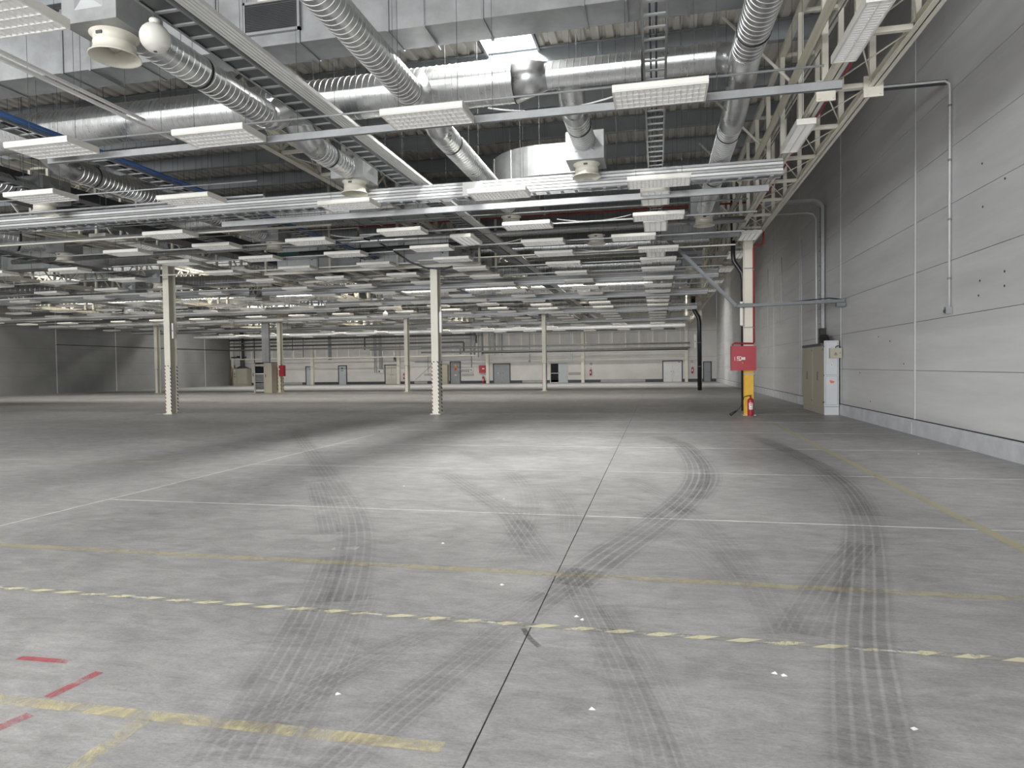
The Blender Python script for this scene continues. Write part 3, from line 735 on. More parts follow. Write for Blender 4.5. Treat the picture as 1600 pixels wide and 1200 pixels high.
wide_tray_x(-48, -19, 37.4, 5.30, 'white cable tray in the middle distance across the left bays', n=3, h=.3, near=False)
wide_tray_x(-48, 2.5, 43.5, 5.25, 'white cable tray just in front of the distant columns', n=3, h=.3, near=False)
wide_tray_x(-48, 2.5, 53.0, 5.22, 'white cable tray behind the distant columns', n=3, h=.3, near=False)
wide_tray_x(-48, 2.5, 61.5, 5.15, 'white cable tray close in front of the rear wall', n=3, h=.34, near=False)

# ================================================================ AIR DUCTS
def spiral_mesh(name, p0, p1, r, pitch=.115, n=28):
    """wound duct: plain strip and raised lock seam, separate so that the seam stays crisp"""
    p0 = Vector(p0); p1 = Vector(p1); mb = MB(); d, u, w, L = mb.frame(p0, p1); N = n + 1; mats = []
    k = min(1, pitch / .115); s = -pitch
    while s < L:
        for (qa, ra, qb, rb, mi) in ((0, 0, .86, 0, 0), (.86, 0, .89, .006, 1), (.89, .006, .97, .006, 1), (.97, .006, 1, 0, 1)):
            b0 = len(mb.v); ok = False
            for q, dr in ((qa, ra), (qb, rb)):
                for i in range(N):
                    a = 2 * pi * i / n; qq = s + (q + i / n) * pitch; cl = min(max(qq, 0), L); ok |= abs(cl - qq) < pitch
                    mb.v.append(tuple(p0 + d * cl + (u * cos(a) + w * sin(a)) * (r + dr * k)))
            for i in range(n):
                mb.f.append((b0 + i, b0 + N + i, b0 + N + i + 1, b0 + i + 1)); mats.append(mi)
        s += pitch
    mb.sm = [True] * len(mb.f)
    me = mb.mesh(name, 'galv'); me.materials.append(MATS['seam_steel']); me.polygons.foreach_set('material_index', mats)
    return me
def band(parent, p, axis, r, m='black_rubber', w=.03):
    p = Vector(p); a = Vector(axis).normalized()
    return MB().cyl(p - a * w / 2, p + a * w / 2, r, 28).build('coupling_band', m, parent)
def duct_run(name, label, segs, bends=(), bands=(), hang=(), pitch=.115, group=None):
    t = thing(name, label, 'air duct', (0, 0, 0), 0, group)
    for (p0, p1, r) in segs: link('pipe', spiral_mesh('pipe', p0, p1, r, pitch), t)
    for pts, r in bends: MB().tube(pts, r, 24).build('elbow', 'galv', t)
    for (p, ax, r) in bands: band(t, p, ax, r)
    for (x, y, z) in hang: rod(t, x, y, z, ROOF_Z, .006)
    return t
MY, MZ, MR = 11.05, 6.53, .36
duct_run('spiral_duct', 'thick spiral air duct, the big main crossing the upper left of the picture',
         [((-16.3, MY, MZ), (-2.3, MY, MZ), MR)], [], [], [(x, MY, MZ + MR) for x in (-15.5, -14, -11.5, -10.5, -8.6, -6.0, -5.2, -4.6, -3)])
t = duct_run('spiral_duct', 'thinner spiral duct continuing the main to the tee by the right truss',
             [((-1.75, MY, MZ + .02), (1.02, MY, MZ + .02), .22)], [], [((-.2, MY, MZ + .02), (1, 0, 0), .232)], [(-.9, MY, MZ + .2), (.4, MY, MZ + .2)])
MB().cyl((-2.3, MY, MZ), (-1.75, MY, MZ + .02), MR, 28, .22).build('reducer', 'galv', t)
BR = .225
# right branch: comes from overhead, meets the tee, drops and runs away
duct_run('spiral_duct', 'spiral duct branch coming from overhead down to the tee by the right truss',
         [((1.45, 4.2, 6.30), (1.32, 10.45, 6.30), BR)], [([(1.32, 10.45, 6.3), (1.31, 10.7, 6.32), (1.22, 10.9, 6.42), (1.05, 11.02, 6.53)], BR), ([(1.32, 10.3, 6.3), (1.32, 10.75, 6.26), (1.32, 11.05, 6.16)], BR + .004)],
         [((1.34, 9.75, 6.30), (0, 1, 0), BR + .012)], [(1.38, 7, 6.5), (1.33, 9.9, 6.5)])
duct_run('spiral_duct', 'spiral duct branch running away from the tee beside the right truss to a fan box',
         [((1.32, 12.45, 5.98), (1.31, 18.95, 5.98), .20)], [([(1.32, 10.9, 6.26), (1.32, 11.2, 6.15), (1.32, 11.6, 6.04), (1.32, 12.0, 5.99), (1.32, 12.5, 5.98)], .205)],
         [((1.32, 12.9, 5.98), (0, 1, 0), .215), ((1.31, 15.9, 5.98), (0, 1, 0), .215)], [(1.32, 13.2, 6.15), (1.31, 16.2, 6.15), (1.31, 18, 6.15)])
# left pair
def near_branch(x, ya, label, z=6.07):
    duct_run('spiral_duct', label, [((x, ya, z), (x, 10.25, z), BR)], [([(x, 10.2, z), (x, 10.4, z + .02), (x, 10.6, z + .1), (x, 10.8, z + .26), (x, 10.95, z + .45)], BR + .003)],
             [((x, ya + (10.25 - ya) * .42, z), (0, 1, 0), BR + .012)], [(x, ya + .8, z + .2), (x, 9.6, z + .2)])
def far_branch(x, yb, label, z=6.05):
    duct_run('spiral_duct', label, [((x, 11.95, z), (x, yb, z), BR)], [([(x, 11.15, z + .42), (x, 11.3, z + .26), (x, 11.5, z + .12), (x, 11.7, z + .03), (x, 11.97, z)], BR + .003)],
             [((x, 12.5, z), (0, 1, 0), BR + .012)], [(x, 12.2, z + .2), (x, yb - .3, z + .2)])
near_branch(-6.5, 7.42, 'spiral duct from the nearest fan box to the big main duct')
far_branch(-6.5, 13.35, 'short spiral duct under the big main towards the fan box left of the centre')
near_branch(-3.9, 3.0, 'spiral duct coming from overhead to the big main, left of the picture centre', 6.2)
far_branch(-3.9, 17.6, 'spiral duct under the big main running away towards the rectangular elbow', 6.1)
far_branch(-1.4, 13.4, 'short spiral duct dropping to the fan box right of the centre', 6.22)
far_branch(-12.2, 19.0, 'spiral duct below the blue cables, running away at the left', 6.05)
far_branch(-14.5, 13.1, 'short spiral duct to the fan box at the left picture edge', 6.05)

# rectangular sheet duct above the main
def sheet_duct(t, x0, x1, y0, y1, z0, z1, step=1.5):
    MB().box(x0, y0, z0, x1, y1, z1).build('sheet_body', 'galv_sheet', t)
    x = x0; 
    fl = MB(); 
    fl.box(-.02, y0 - .022, z0 - .022, .02, y1 + .022, z0); fl.box(-.02, y0 - .022, z1, .02, y1 + .022, z1 + .022); fl.box(-.02, y0 - .022, z0, .02, y0, z1); fl.box(-.02, y1, z0, .02, y1 + .022, z1)
    fm = fl.mesh('flange', 'galv_matt')
    while x <= x1 + .01: link('flange', fm, t, (x, 0, 0)); x += step
    x = x0 + .6
    while x < x1:
        rod(t, x, y0 - .03, z0 - .05, ROOF_Z); rod(t, x, y1 + .03, z0 - .05, ROOF_Z); MB().box(x - .02, y0 - .06, z0 - .05, x + .02, y1 + .06, z0 - .023).build('support_bar', 'galv_matt', t); x += 3
t = thing('sheet_duct', 'large rectangular sheet-metal duct across the top of the picture with a dark grille', 'air duct')
sheet_duct(t, -16, 1.4, 9.68, 10.32, 6.9, 7.95)
mb = MB(); gx0, gx1 = -6.46, -5.46
mb.box(gx0, 9.62, 7.08, gx1, 9.68, 7.12); mb.box(gx0, 9.62, 7.56, gx1, 9.68, 7.60); mb.box(gx0, 9.62, 7.08, gx0 + .04, 9.68, 7.6); mb.box(gx1 - .04, 9.62, 7.08, gx1, 9.68, 7.6)
gr = mb.build('grille_frame', 'galv_pale', t); MB().box(gx0 + .04, 9.66, 7.12, gx1 - .04, 9.679, 7.56).build('grille_back', 'black_rubber', gr)
sl = MB().add([(gx0 + .04, 9.625, 0), (gx1 - .04, 9.625, 0), (gx1 - .04, 9.655, .012), (gx0 + .04, 9.655, .012)], [(0, 1, 2, 3)])
sl = MB().bar((gx0 + .04, 9.64, 0), (gx1 - .04, 9.64, 0), .004, .014).mesh('slat', 'dark_metal')
for k in range(16): link('slat', sl, gr, (0, 0, 7.14 + k * .026))
# second system: spiral, sheet duct and the big elbow
t = thing('sheet_duct', 'rectangular sheet duct with a big curved elbow behind the white tray near the centre', 'air duct')
sheet_duct(t, -9.4, -3.4, 19.4, 20.5, 6.45, 7.15, 1.2)
def elbow(c, r0, r1, z0, z1, a0, a1, n=14):
    mb = MB()
    for i in range(n + 1):
        a = a0 + (a1 - a0) * i / n
        for r in (r0, r1):
            for z in (z0, z1): mb.v.append((c[0] + r * cos(a), c[1] + r * sin(a), z))
    for i in range(n):
        k = 4 * i
        mb.f += [(k, k + 4, k + 5, k + 1), (k + 2, k + 3, k + 7, k + 6), (k, k + 2, k + 6, k + 4), (k + 1, k + 5, k + 7, k + 3)]; mb.sm += [False] * 4
    mb.f += [(0, 1, 3, 2), (4 * n, 4 * n + 2, 4 * n + 3, 4 * n + 1)]; mb.sm += [False] * 2
    return mb
elbow((-2.75, 17.9), .55, 1.6, 6.45, 7.2, pi, pi * 1.5).build('elbow', 'galv_sheet', t)
MB().box(-4.35, 17.9, 6.45, -3.3, 19.4, 7.2).build('sheet_body', 'galv_sheet', t); MB().box(-2.75, 16.3, 6.45, -1.75, 17.35, 7.2).build('sheet_body', 'galv_sheet', t)
for k in (.33, .66): 
    a = pi * (1 + k / 2); MB().bar((-2.75 + .53 * cos(a), 17.9 + .53 * sin(a), 6.44), (-2.75 + 1.62 * cos(a), 17.9 + 1.62 * sin(a), 6.44), .03, .02).build('flange', 'galv_matt', t)
    MB().box(-2.75 + 1.61 * cos(a) - .015, 17.9 + 1.61 * sin(a) - .015, 6.45, -2.75 + 1.61 * cos(a) + .015, 17.9 + 1.61 * sin(a) + .015, 7.2).build('flange', 'galv_matt', t)
for (x, y) in ((-3.2, 16.2), (-2.0, 16.25), (-4.4, 18.6)): rod(t, x, y, 6.4, ROOF_Z)
duct_run('spiral_duct', 'shiny spiral duct meeting the rectangular duct beyond the nearest white tray', [((-16.3, 19.95, 6.8), (-9.4, 19.95, 6.8), .36)], [], [((-13, 19.95, 6.8), (1, 0, 0), .37)], [(-15.8, 19.95, 7.1), (-13.5, 19.95, 7.1), (-11, 19.95, 7.1)])
t = duct_run('spiral_duct', 'dark spiral duct ending in a round open mouth at the left picture edge', [((-20.9, 14.9, 6.1), (-19.6, 17.1, 5.95), .42)], [], [], [(-20.7, 15.2, 6.4), (-20.0, 16.4, 6.35)])
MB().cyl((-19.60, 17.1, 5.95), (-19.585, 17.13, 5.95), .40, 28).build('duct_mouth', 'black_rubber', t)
duct_run('spiral_duct', 'dark spiral duct reaching a fan box left of the left taped column', [((-24.2, 19.0, 6.25), (-20.4, 19.1, 6.2), .22)], [], [], [(-23, 19.0, 6.45), (-21, 19.1, 6.4)])
t = thing('dark_duct', 'long black box duct running away at the left picture edge above the white tray', 'air duct')
MB().box(-17.3, 9.5, 6.4, -16.5, 27, 7.08).build('duct_body', 'dark_metal', t)
for y in (11, 14, 17, 20, 23, 26):
    rod(t, -16.45, y, 6.35, ROOF_Z); MB().box(-17.4, y - .02, 6.35, -16.4, y + .02, 6.4).build('support_bar', 'dark_metal', t)
# repeats of the same system further back
for i, (y, xa, xb, r) in enumerate([(27.0, -17.5, 2.0, .26), (32.0, -47, -20, .36), (32.4, -17.5, 1.5, .36), (40.5, -47, -20, .30), (41.0, -17.5, 1.8, .36), (50.0, -47, 2.0, .36), (57.5, -47, 2.0, .36)]):
    duct_run('spiral_duct', 'distant spiral air duct crossing the hall, %s of those beyond the front columns' % ORD[i], [((xa, y, 6.6), (xb, y, 6.6), r)], [], [], [(xa + 1 + k * 4.2, y, 6.6) for k in range(int((xb - xa) / 4.2))], pitch=.35, group='distant spiral ducts')
for i, (y, xa, xb, z) in enumerate([(24.2, -47, -20, 6.35), (35.3, -44, -31, 6.3), (45, -17, -6, 6.4), (24.9, 0.2, 2.1, 6.5), (34, -6.5, -2.2, 6.2)]):
    t = thing('sheet_duct', 'distant rectangular sheet duct, %s' % ['long one at the far left below the roof', 'one over the far left columns', 'one between the distant columns', 'short one by the right truss', 'one between cable ladders near the centre'][i], 'air duct', (0, 0, 0), 0, 'distant sheet ducts')
    sheet_duct(t, xa, xb, y, y + .8, z, z + .75, 2.0)

# ================================================================ FANS
def fan_meshes():
    hx = .38
    bx = MB().box(-hx, -hx, 0, hx, hx, .56)
    for s in (-1, 1):    # pressed cross on the faces
        bx.add([(-.2, s * (hx + .001), .15), (.2, s * (hx + .001), .15), (.2, s * (hx + .001), .42), (-.2, s * (hx + .001), .42), (0, s * (hx + .05), .285)], [(0, 1, 4), (1, 2, 4), (2, 3, 4), (3, 0, 4)] if s < 0 else [(1, 0, 4), (2, 1, 4), (3, 2, 4), (0, 3, 4)])
        bx.add([(s * (hx + .001), -.2, .15), (s * (hx + .001), .2, .15), (s * (hx + .001), .2, .42), (s * (hx + .001), -.2, .42), (s * (hx + .04), 0, .285)], [(0, 1, 4), (1, 2, 4), (2, 3, 4), (3, 0, 4)])
    nz = MB().lathe([(.20, .27), (.275, .27), (.275, .255), (.235, .25), (.23, .17), (.238, .155), (.238, .14), (.232, .13), (.24, .075), (.27, .03), (.29, .015), (.295, 0), (.283, .0), (.262, .03), (.235, .075), (.222, .14), (.22, .265)], 32)
    hub = MB().lathe([(0.0, .10), (.055, .10), (.07, .12), (.07, .21), (0, .21)], 16)
    bl = MB()
    for k in range(6):
        a = k * pi / 3; c, s = cos(a), sin(a)
        q = [(.065, -.02, .18), (.215, -.05, .20), (.215, .05, .13), (.065, .03, .14)]
        P = [(c * x - s * y, s * x + c * y, z) for x, y, z in q]; P += [(x, y, z + .004) for x, y, z in P]
        bl.add(P, [(0, 1, 2, 3), (7, 6, 5, 4), (0, 4, 5, 1), (1, 5, 6, 2), (2, 6, 7, 3), (3, 7, 4, 0)])
    cap = MB().box(-.04, -.245, .19, .04, -.23, .225)
    return bx.mesh('fan_box', 'galv_sheet'), nz.mesh('nozzle', 'cream_paint'), hub.mesh('hub', 'hub_grey'), bl.mesh('impeller', 'hub_grey'), cap.mesh('clip', 'dark_metal')
FB, FN, FH, FI, FC = fan_meshes()
def fan(x, y, label, z=5.58, full=True, box=True):
    t = thing('ventilation_fan', label, 'fan', (x, y, z), 0, 'ceiling fans with cream nozzles')
    if box:
        link('fan_box', FB, t, (0, 0, .26))
        for s in (-1, 1): rod(t, s * .34, 0, .9, ROOF_Z - z)
    else:
        rod(t, .2, 0, .33, ROOF_Z - z); rod(t, -.2, 0, .33, ROOF_Z - z)
    link('nozzle', FN, t)
    if full: link('hub', FH, t); link('impeller', FI, t); link('clip', FC, t)
fan(-6.5, 7.04, 'nearest ceiling fan box with a cream bell nozzle at the upper left')
fan(-6.5, 13.68, 'fan box with cream nozzle in front of the white tray left of the centre')
fan(-1.38, 13.72, 'fan box with cream nozzle in front of the white tray right of the centre')
fan(1.31, 19.32, 'fan box with cream nozzle at the end of the duct beside the right truss')
fan(-14.5, 13.4, 'fan with cream nozzle above the white tray at the left picture edge')
fan(-12.0, 19.3, 'fan with cream nozzle on the silver pipe left of the central column', z=5.55)
fan(-20.0, 19.2, 'fan with cream nozzle left of the left taped column')
fan(-3.9, 17.95, 'fan with cream nozzle under the rectangular elbow', box=False)
fan(-1.85, 21.2, 'white flared fan nozzle hanging behind the silver pipe right of the centre', box=False)
FP = [(1.4, 28), (-3, 30.5), (-7, 27), (-12, 27), (-15.5, 30), (-22, 26), (-26, 29), (1.4, 35.5), (-4.2, 39.6), (-11, 36), (-16, 39.5), (-22, 34.5), (-27, 39), (-33, 31), (-36, 40), (1.3, 44), (-5, 46), (-12.5, 45), (-24, 45), (-34, 44), (0.5, 52), (-9, 53.5), (-21, 52), (-31, 54)]
for i, (x, y) in enumerate(FP):
    fan(x, y, 'distant fan with cream nozzle, %s nearest of those behind the front columns' % ORD[sorted(range(len(FP)), key=lambda k: FP[k][1]).index(i)], z=5.45, full=False, box=i % 3 != 1)
# ================================================================ PIPES UNDER THE ROOF
def pipe_thing(name, label, pts, r, m, cat='pipe', hang=(), group=None, n=12, clips=()):
    t = thing(name, label, cat, (0, 0, 0), 0, group); MB().tube(pts, r, n).build('pipe_body', m, t)
    for (x, y, z) in hang: rod(t, x, y, z, ROOF_Z)
    for (p, ax) in clips: band(t, p, ax, r + .012, 'galv_matt', .04)
    return t
pipe_thing('insulated_pipe', 'silver insulated pipe crossing behind the fans to the right truss', [(-24, 20.75, 5.98), (2.6, 20.75, 6.0)], .10, 'galv', hang=[(-22, 20.75, 6.05), (-17, 20.75, 6.05), (-12, 20.75, 6.05), (-8.6, 20.75, 6.05), (-3, 20.75, 6.05), (.5, 20.75, 6.05)], clips=[((x, 20.75, 5.985), (1, 0, 0)) for x in (-18, -14, -9, -5, -2, 1)])
pipe_thing('insulated_pipe', 'dark insulated pipe running just behind the central column top', [(-13, 22.6, 6.05), (-5.2, 22.2, 6.0)], .09, 'dark_metal', hang=[(-11, 22.5, 6.1), (-6, 22.25, 6.1)])
pipe_thing('sprinkler_pipe', 'red sprinkler pipe crossing high behind the ducts', [(-40, 23.0, 7.0), (3.0, 23.0, 7.0)], .03, 'red_pipe', hang=[(-30, 23, 7), (-20, 23, 7), (-10, 23, 7), (0, 23, 7)], n=8)
pipe_thing('sprinkler_pipe', 'red sprinkler pipe inside the right truss', [(3.12, 4, 6.6), (3.12, 40, 6.6)], .035, 'red_pipe', hang=[(3.12, 8, 6.6), (3.12, 20, 6.6), (3.12, 32, 6.6)], n=8)
pipe_thing('blue_conduit', 'blue pipe inside the right truss beside the red one', [(2.98, 4, 6.45), (2.98, 26, 6.45)], .035, 'blue_cable', hang=[(2.98, 9, 6.45), (2.98, 20, 6.45)], n=8)
pipe_thing('grey_pipe', 'grey-brown pipe along the left side of the right truss', [(2.42, 4, 6.75), (2.42, 40, 6.75)], .07, 'beige_cabinet', hang=[(2.42, 8, 6.8), (2.42, 16, 6.8), (2.42, 28, 6.8)])
pipe_thing('black_drainpipe', 'black drainpipe elbow dropping beside the yellow-footed column', [(2.58, 24.0, 7.4), (2.58, 24.0, 5.45), (2.60, 24.0, 5.25), (2.75, 24.0, 5.02), (2.86, 24.0, 4.85), (2.90, 24.0, 4.6), (2.90, 24.0, .1)], .075, 'black_pipe')
# ================================================================ GLOBES
for (x, y, z, lab) in ((-5.62, 6.68, 5.55, 'white globe hanging beside the nearest fan box'), (-5.42, 19.4, 5.55, 'white globe hanging in front of the central column top'), (-16.2, 38.0, 5.05, 'small white globe hanging at the left middle distance')):
    t = thing('ceiling_globe', lab, 'globe', (x, y, z), 0, 'hanging white globes'); r = .165
    MB().lathe([(.0, -.155), (.075, -.15), (.105, -.125)] + [(r * cos(a), r * sin(a)) for a in [-.85 + .25 * k for k in range(9)]] + [(.05, r * .97), (.0, r)], 24).build('shell', 'white_enamel', t)
    MB().cyl((0, 0, -.158), (0, 0, -.145), .02, 10).build('sensor', 'dark_metal', t); MB().lathe([(0, .21), (.055, .21), (.06, .19), (.05, .15), (0, .15)], 16).build('collar', 'white_enamel', t)
    rod(t, 0, 0, .2, ROOF_Z - z)
# ================================================================ AIR HANDLING UNIT ON ITS PLATFORM
t = thing('hanging_platform', 'cream platform frame hung from the roof under the air handling unit', 'platform', (-14.7, 22.9, 5.36))
PL, PD = 8.6, 2.5
for y in (0, PD): MB().box(0, y, 0, PL, y + .08, .12).build('main_beam', 'cream_paint', t)
for k in range(9): MB().box(.15 + k * 1.03, .08, .01, .25 + k * 1.03, PD, .10).build('joist', 'cream_paint', t)
for x in (0.02, 2.7, 5.4, PL - .1):
    for y in (0, PD): MB().box(x, y, .12, x + .08, y + .08, ROOF_Z - 5.36).build('hanger_post', 'cream_paint', t)
for y in (.1, PD - .05): MB().box(0, y, .14, PL, y + .02, .20).build('toe_rail', 'galv_pale', t)
t = thing('air_handling_unit', 'white panelled air handling unit with dark green bands on the hanging platform', 'air handling unit', (-14.4, 23.3, 5.49))
for k in range(4):
    x = k * 1.75
    p = MB().box(x + .02, 0, .05, x + 1.73, 1.7, 1.15).build('casing', 'ahu_white' if k != 1 else 'galv_sheet', t)
    MB().box(x + .02, -.006, .62, x + 1.73, .0, .78).build('green_band', 'ahu_green', p)
    MB().cyl((x + 1.5, -.03, .45), (x + 1.5, 0, .45), .03, 8).build('latch', 'dark_metal', p)
MB().box(0, .05, 0, 7.0, 1.65, .05).build('base_frame', 'galv_matt', t)
pts = [(0, 0, 0), (.5, .2, -.15), (1.0, .3, -.45), (1.5, .3, -.8), (2.0, .4, -1.0), (2.6, .5, -1.05), (2.9, .5, -.98)]
tag(MB().tube([(p[0] - 9.5, p[1] + 20.6, p[2] + 6.05) for p in pts], .03, 8).build('loose_cable', 'dark_cable'), 'thick black cable hanging loose in front of the platform', 'cable')

# ================================================================ RIGHT WALL EQUIPMENT
t = thing('sloping_tray', 'grey cable tray sloping down from the ceiling and crossing to the right wall', 'cable tray', (0, 22.85, 0))
for pa, pb in (((.38, 0, 5.92), (2.56, 0, 3.62)), ((2.56, 0, 3.62), (5.83, 0, 3.68))):
    mb = MB(); mb.bar(pa, pb, .012, .10); mb.build('tray_side', 'tray_grey', t)
    a = Vector(pa) + Vector((0, .2, 0)); b = Vector(pb) + Vector((0, .2, 0)); MB().bar(a, b, .012, .10).build('tray_side', 'tray_grey', t)
    MB().bar(Vector(pa) + Vector((0, .1, -.04)), Vector(pb) + Vector((0, .1, -.04)), .19, .006).build('tray_floor', 'tray_grey', t)
MB().tube([(.5, .1, 5.85), (2.56, .1, 3.68), (4, .1, 3.68), (5.4, .1, 3.78), (5.85, .1, 3.72)], .02, 6).build('cable', 'dark_cable', t)
MB().box(5.6, .02, 3.50, 5.86, .2, 3.62).build('wall_bracket', 'tray_grey', t)
t = thing('wall_trunking', 'broad galvanised trunking bending over and dropping down the right wall to the grey cabinet', 'trunking', (0, 25.6, 0))
P = [(3.4, 0, 7.55), (5.45, 0, 7.55)] + [tuple(p) for p in arc((5.45, 0, 7.17), .38, pi / 2, 0, (1, 0, 0), (0, 0, 1), 8)] + [(5.83, 0, 2.85)]
mb = MB()
for i, p in enumerate(P):
    q = P[min(i + 1, len(P) - 1)]; r_ = P[max(i - 1, 0)]; d = (Vector(q) - Vector(r_)).normalized(); n_ = Vector((d.z, 0, -d.x)) * -1
    for s in (-.13, .13):
        for k in (0, .10): mb.v.append((p[0] + n_.x * k * -1, s, p[2] + n_.z * k * -1))
for i in range(len(P) - 1):
    k = 4 * i; mb.f += [(k, k + 4, k + 6, k + 2), (k + 1, k + 3, k + 7, k + 5), (k, k + 1, k + 5, k + 4), (k + 2, k + 6, k + 7, k + 3)]; mb.sm += [False] * 4
mb.build('cover', 'galv_pale', t)
for k in range(8): MB().box(5.70, -.135, 3.1 + k * .52, 5.74, .135, 3.13 + k * .52).build('clip', 'galv_matt', t)
t2 = pipe_thing('wall_conduit', 'thin pale conduit bending over beside the broad wall trunking', [(3.4, 26.6, 7.3), (5.5, 26.6, 7.3), (5.7, 26.6, 7.25), (5.8, 26.6, 7.05), (5.82, 26.6, 2.5), (5.82, 26.6, .4)], .03, 'seam_white', 'conduit', n=8)
MB().box(5.70, -.18, 2.36, 5.87, .18, 2.95).build('cable_gland', 'black_rubber', t)
for k in range(5): MB().tube([(5.60, -1.7 + k * .22, 2.44), (5.66, -1.2 + k * .2, 2.62), (5.74, -.4 + k * .12, 2.66), (5.76, -.1 + k * .05, 2.6)], .05, 7).build('cable', 'black_rubber', t)
pipe_thing('wall_conduit', 'conduit reaching over from the truss and running down the right wall to a small socket', [(3.35, 15.2, 7.40), (5.76, 15.2, 7.40), (5.84, 15.2, 7.34), (5.85, 15.2, 7.2), (5.85, 15.2, 2.8)], .022, 'seam_white', 'conduit', n=8, clips=[((5.85, 15.2, z), (0, 0, 1)) for z in (3.4, 4.6, 5.8, 6.9)])
t = thing('wall_socket', 'small grey socket box at the lower end of the wall conduit', 'socket', (5.8, 15.2, 2.68)); MB().box(-.03, -.05, 0, .09, .05, .14).build('box', 'galv_matt', t); MB().cyl((-.05, 0, .05), (-.03, 0, .05), .03, 10).build('plug_hole', 'dark_metal', t)
t = thing('wall_rail', 'dark grey rail bracket reaching from the truss to the upper right wall', 'rail', (0, 15.4, 7.42)); MB().box(3.3, 0, 0, 5.88, .08, .09).build('rail_body', 'dark_metal', t)
for i, (y, z0) in enumerate(((34, 3.6), (38, 2.2), (43, 1.9), (29.5, .4))):
    pipe_thing('wall_conduit', 'thin vertical conduit on the right wall, %s beyond the broad trunking' % ORD[[1, 2, 3, 0][i]], [(5.87, y, z0), (5.87, y, 6.8)], .022, 'seam_white', 'conduit', n=6, group='thin conduits on the right wall')
    
# cabinets by the right wall
t = thing('switch_cabinet', 'tall beige switch cabinet with pale grey end panel against the right wall', 'cabinet', (5.36, 23.45, 0))
D, Wd, Hh = .44, 3.3, 2.28
MB().box(.02, .03, 0, D, Wd, .20).build('plinth', 'beige_cabinet', t)
MB().box(.03, .06, .20, D, Wd, Hh).build('body', 'beige_cabinet', t)
for k in range(2):
    d_ = MB().box(0, .1 + k * 1.6, .24, .03, 1.66 + k * 1.6, Hh - .02).build('door', 'beige_cabinet', t)
    MB().box(-.02, .9 + k * 1.6, 1.12, 0, .95 + k * 1.6, 1.42).build('handle', 'dark_metal', d_)
    for z in (.4, 2.15): MB().cyl((-.012, .16 + k * 1.6, z), (0, .16 + k * 1.6, z), .03, 8).build('hinge', 'dark_metal', d_)
MB().box(-.01, .4, Hh, D, Wd + .05, Hh + .09).build('top_rail', 'dark_metal', t)
ep = MB().box(0, 0, .0, D, .06, 2.44).build('end_panel', 'grey_cabinet', t)
MB().box(.0, -.004, .26, D, 0, .275).build('panel_gap', 'dark_metal', ep)
for (a, b, c, d_) in ((.04, .33, .40, 1.28), (.04, 1.32, .40, 2.40)):
    mb = MB(); mb.box(a, -.006, b, a + .006, 0, d_); mb.box(c - .006, -.006, b, c, 0, d_); mb.box(a, -.006, b, c, 0, b + .006); mb.box(a, -.006, d_ - .006, c, 0, d_); mb.build('panel_edge', 'dark_metal', ep)
for z in (.42, 1.30, 2.25): MB().cyl((-.012, .02, z), (.01, .02, z), .025, 8).build('hinge', 'dark_metal', ep)
MB().box(.20, -.008, 1.58, .26, -.001, 1.70).build('sign_plate', 'sticker_white', ep); MB().box(.222, -.010, 1.60, .238, -.007, 1.68).build('sign_mark', 'dark_metal', ep)
MB().add([(.16, -.009, 1.15), (.31, -.009, 1.10), (.29, -.009, 1.05), (.20, -.009, 1.04), (.17, -.009, 1.09), (.16, -.002, 1.15), (.31, -.002, 1.10), (.29, -.002, 1.05), (.20, -.002, 1.04), (.17, -.002, 1.09)],
         [(4, 3, 2, 1, 0), (5, 6, 7, 8, 9), (0, 1, 6, 5), (1, 2, 7, 6), (2, 3, 8, 7), (3, 4, 9, 8), (4, 0, 5, 9)]).build('orange_sticker', 'sticker_orange', ep)
t = thing('wall_box', 'small beige control box on the end of the grey cabinet with an arrow mark', 'control box', (5.50, 23.30, 1.86))
MB().box(0, 0, 0, .36, .14, .33).build('body', 'beige_cabinet', t); MB().box(.01, -.012, .01, .35, 0, .32).build('door', 'beige_cabinet', t)
MB().cyl((.30, -.03, .17), (.30, -.01, .17), .015, 8).build('lock', 'dark_metal', t)
mb = MB(); mb.box(.155, -.016, .08, .165, -.011, .17); mb.box(.175, -.016, .08, .185, -.011, .15); mb.bar((.12, -.014, .10), (.17, -.014, .185), .004, .014); mb.bar((.22, -.014, .10), (.17, -.014, .185), .004, .014); mb.build('arrow_mark', 'dark_metal', t)
MB().tube(arc((.25, .06, .33), .07, 0, pi, (1, 0, 0), (0, 0, 1), 8), .014, 6).build('cable', 'black_rubber', t)

# hose cabinet on the column
t = thing('hose_cabinet', 'red fire hose cabinet mounted on the yellow-footed column', 'fire cabinet', (2.38, 22.78, 1.50))
MB().box(0, 0, 0, .77, .32, .80).build('body', 'red_paint', t)
d_ = MB().box(.03, -.022, .03, .74, 0, .77).build('door', 'red_paint', t)
mb = MB(); 
for (a, b, c, e) in ((0, 0, .77, .03), (0, .77, .77, .80), (0, .03, .03, .77), (.74, .03, .77, .77)): mb.box(a, -.03, b, c, 0, e)
mb.build('rim', 'red_paint', t)
MB().box(.17, -.026, .32, .31, -.022, .46).build('hose_sign', 'sticker_white', d_)
mb = MB(); mb.box(.18, -.029, .33, .23, -.026, .38); mb.box(.25, -.029, .36, .30, -.026, .44); mb.cyl((.21, -.029, .42), (.21, -.026, .42), .022, 10); mb.build('hose_pictogram', 'sticker_red', d_)
MB().box(.31, -.026, .345, .43, -.022, .435).build('instruction_sticker', 'sticker_white', d_)
MB().box(.08, -.026, .32, .13, -.022, .46).build('side_label', 'sticker_red', d_)
MB().box(.098, -.029, .33, .112, -.026, .45).build('side_lettering', 'sticker_white', d_)
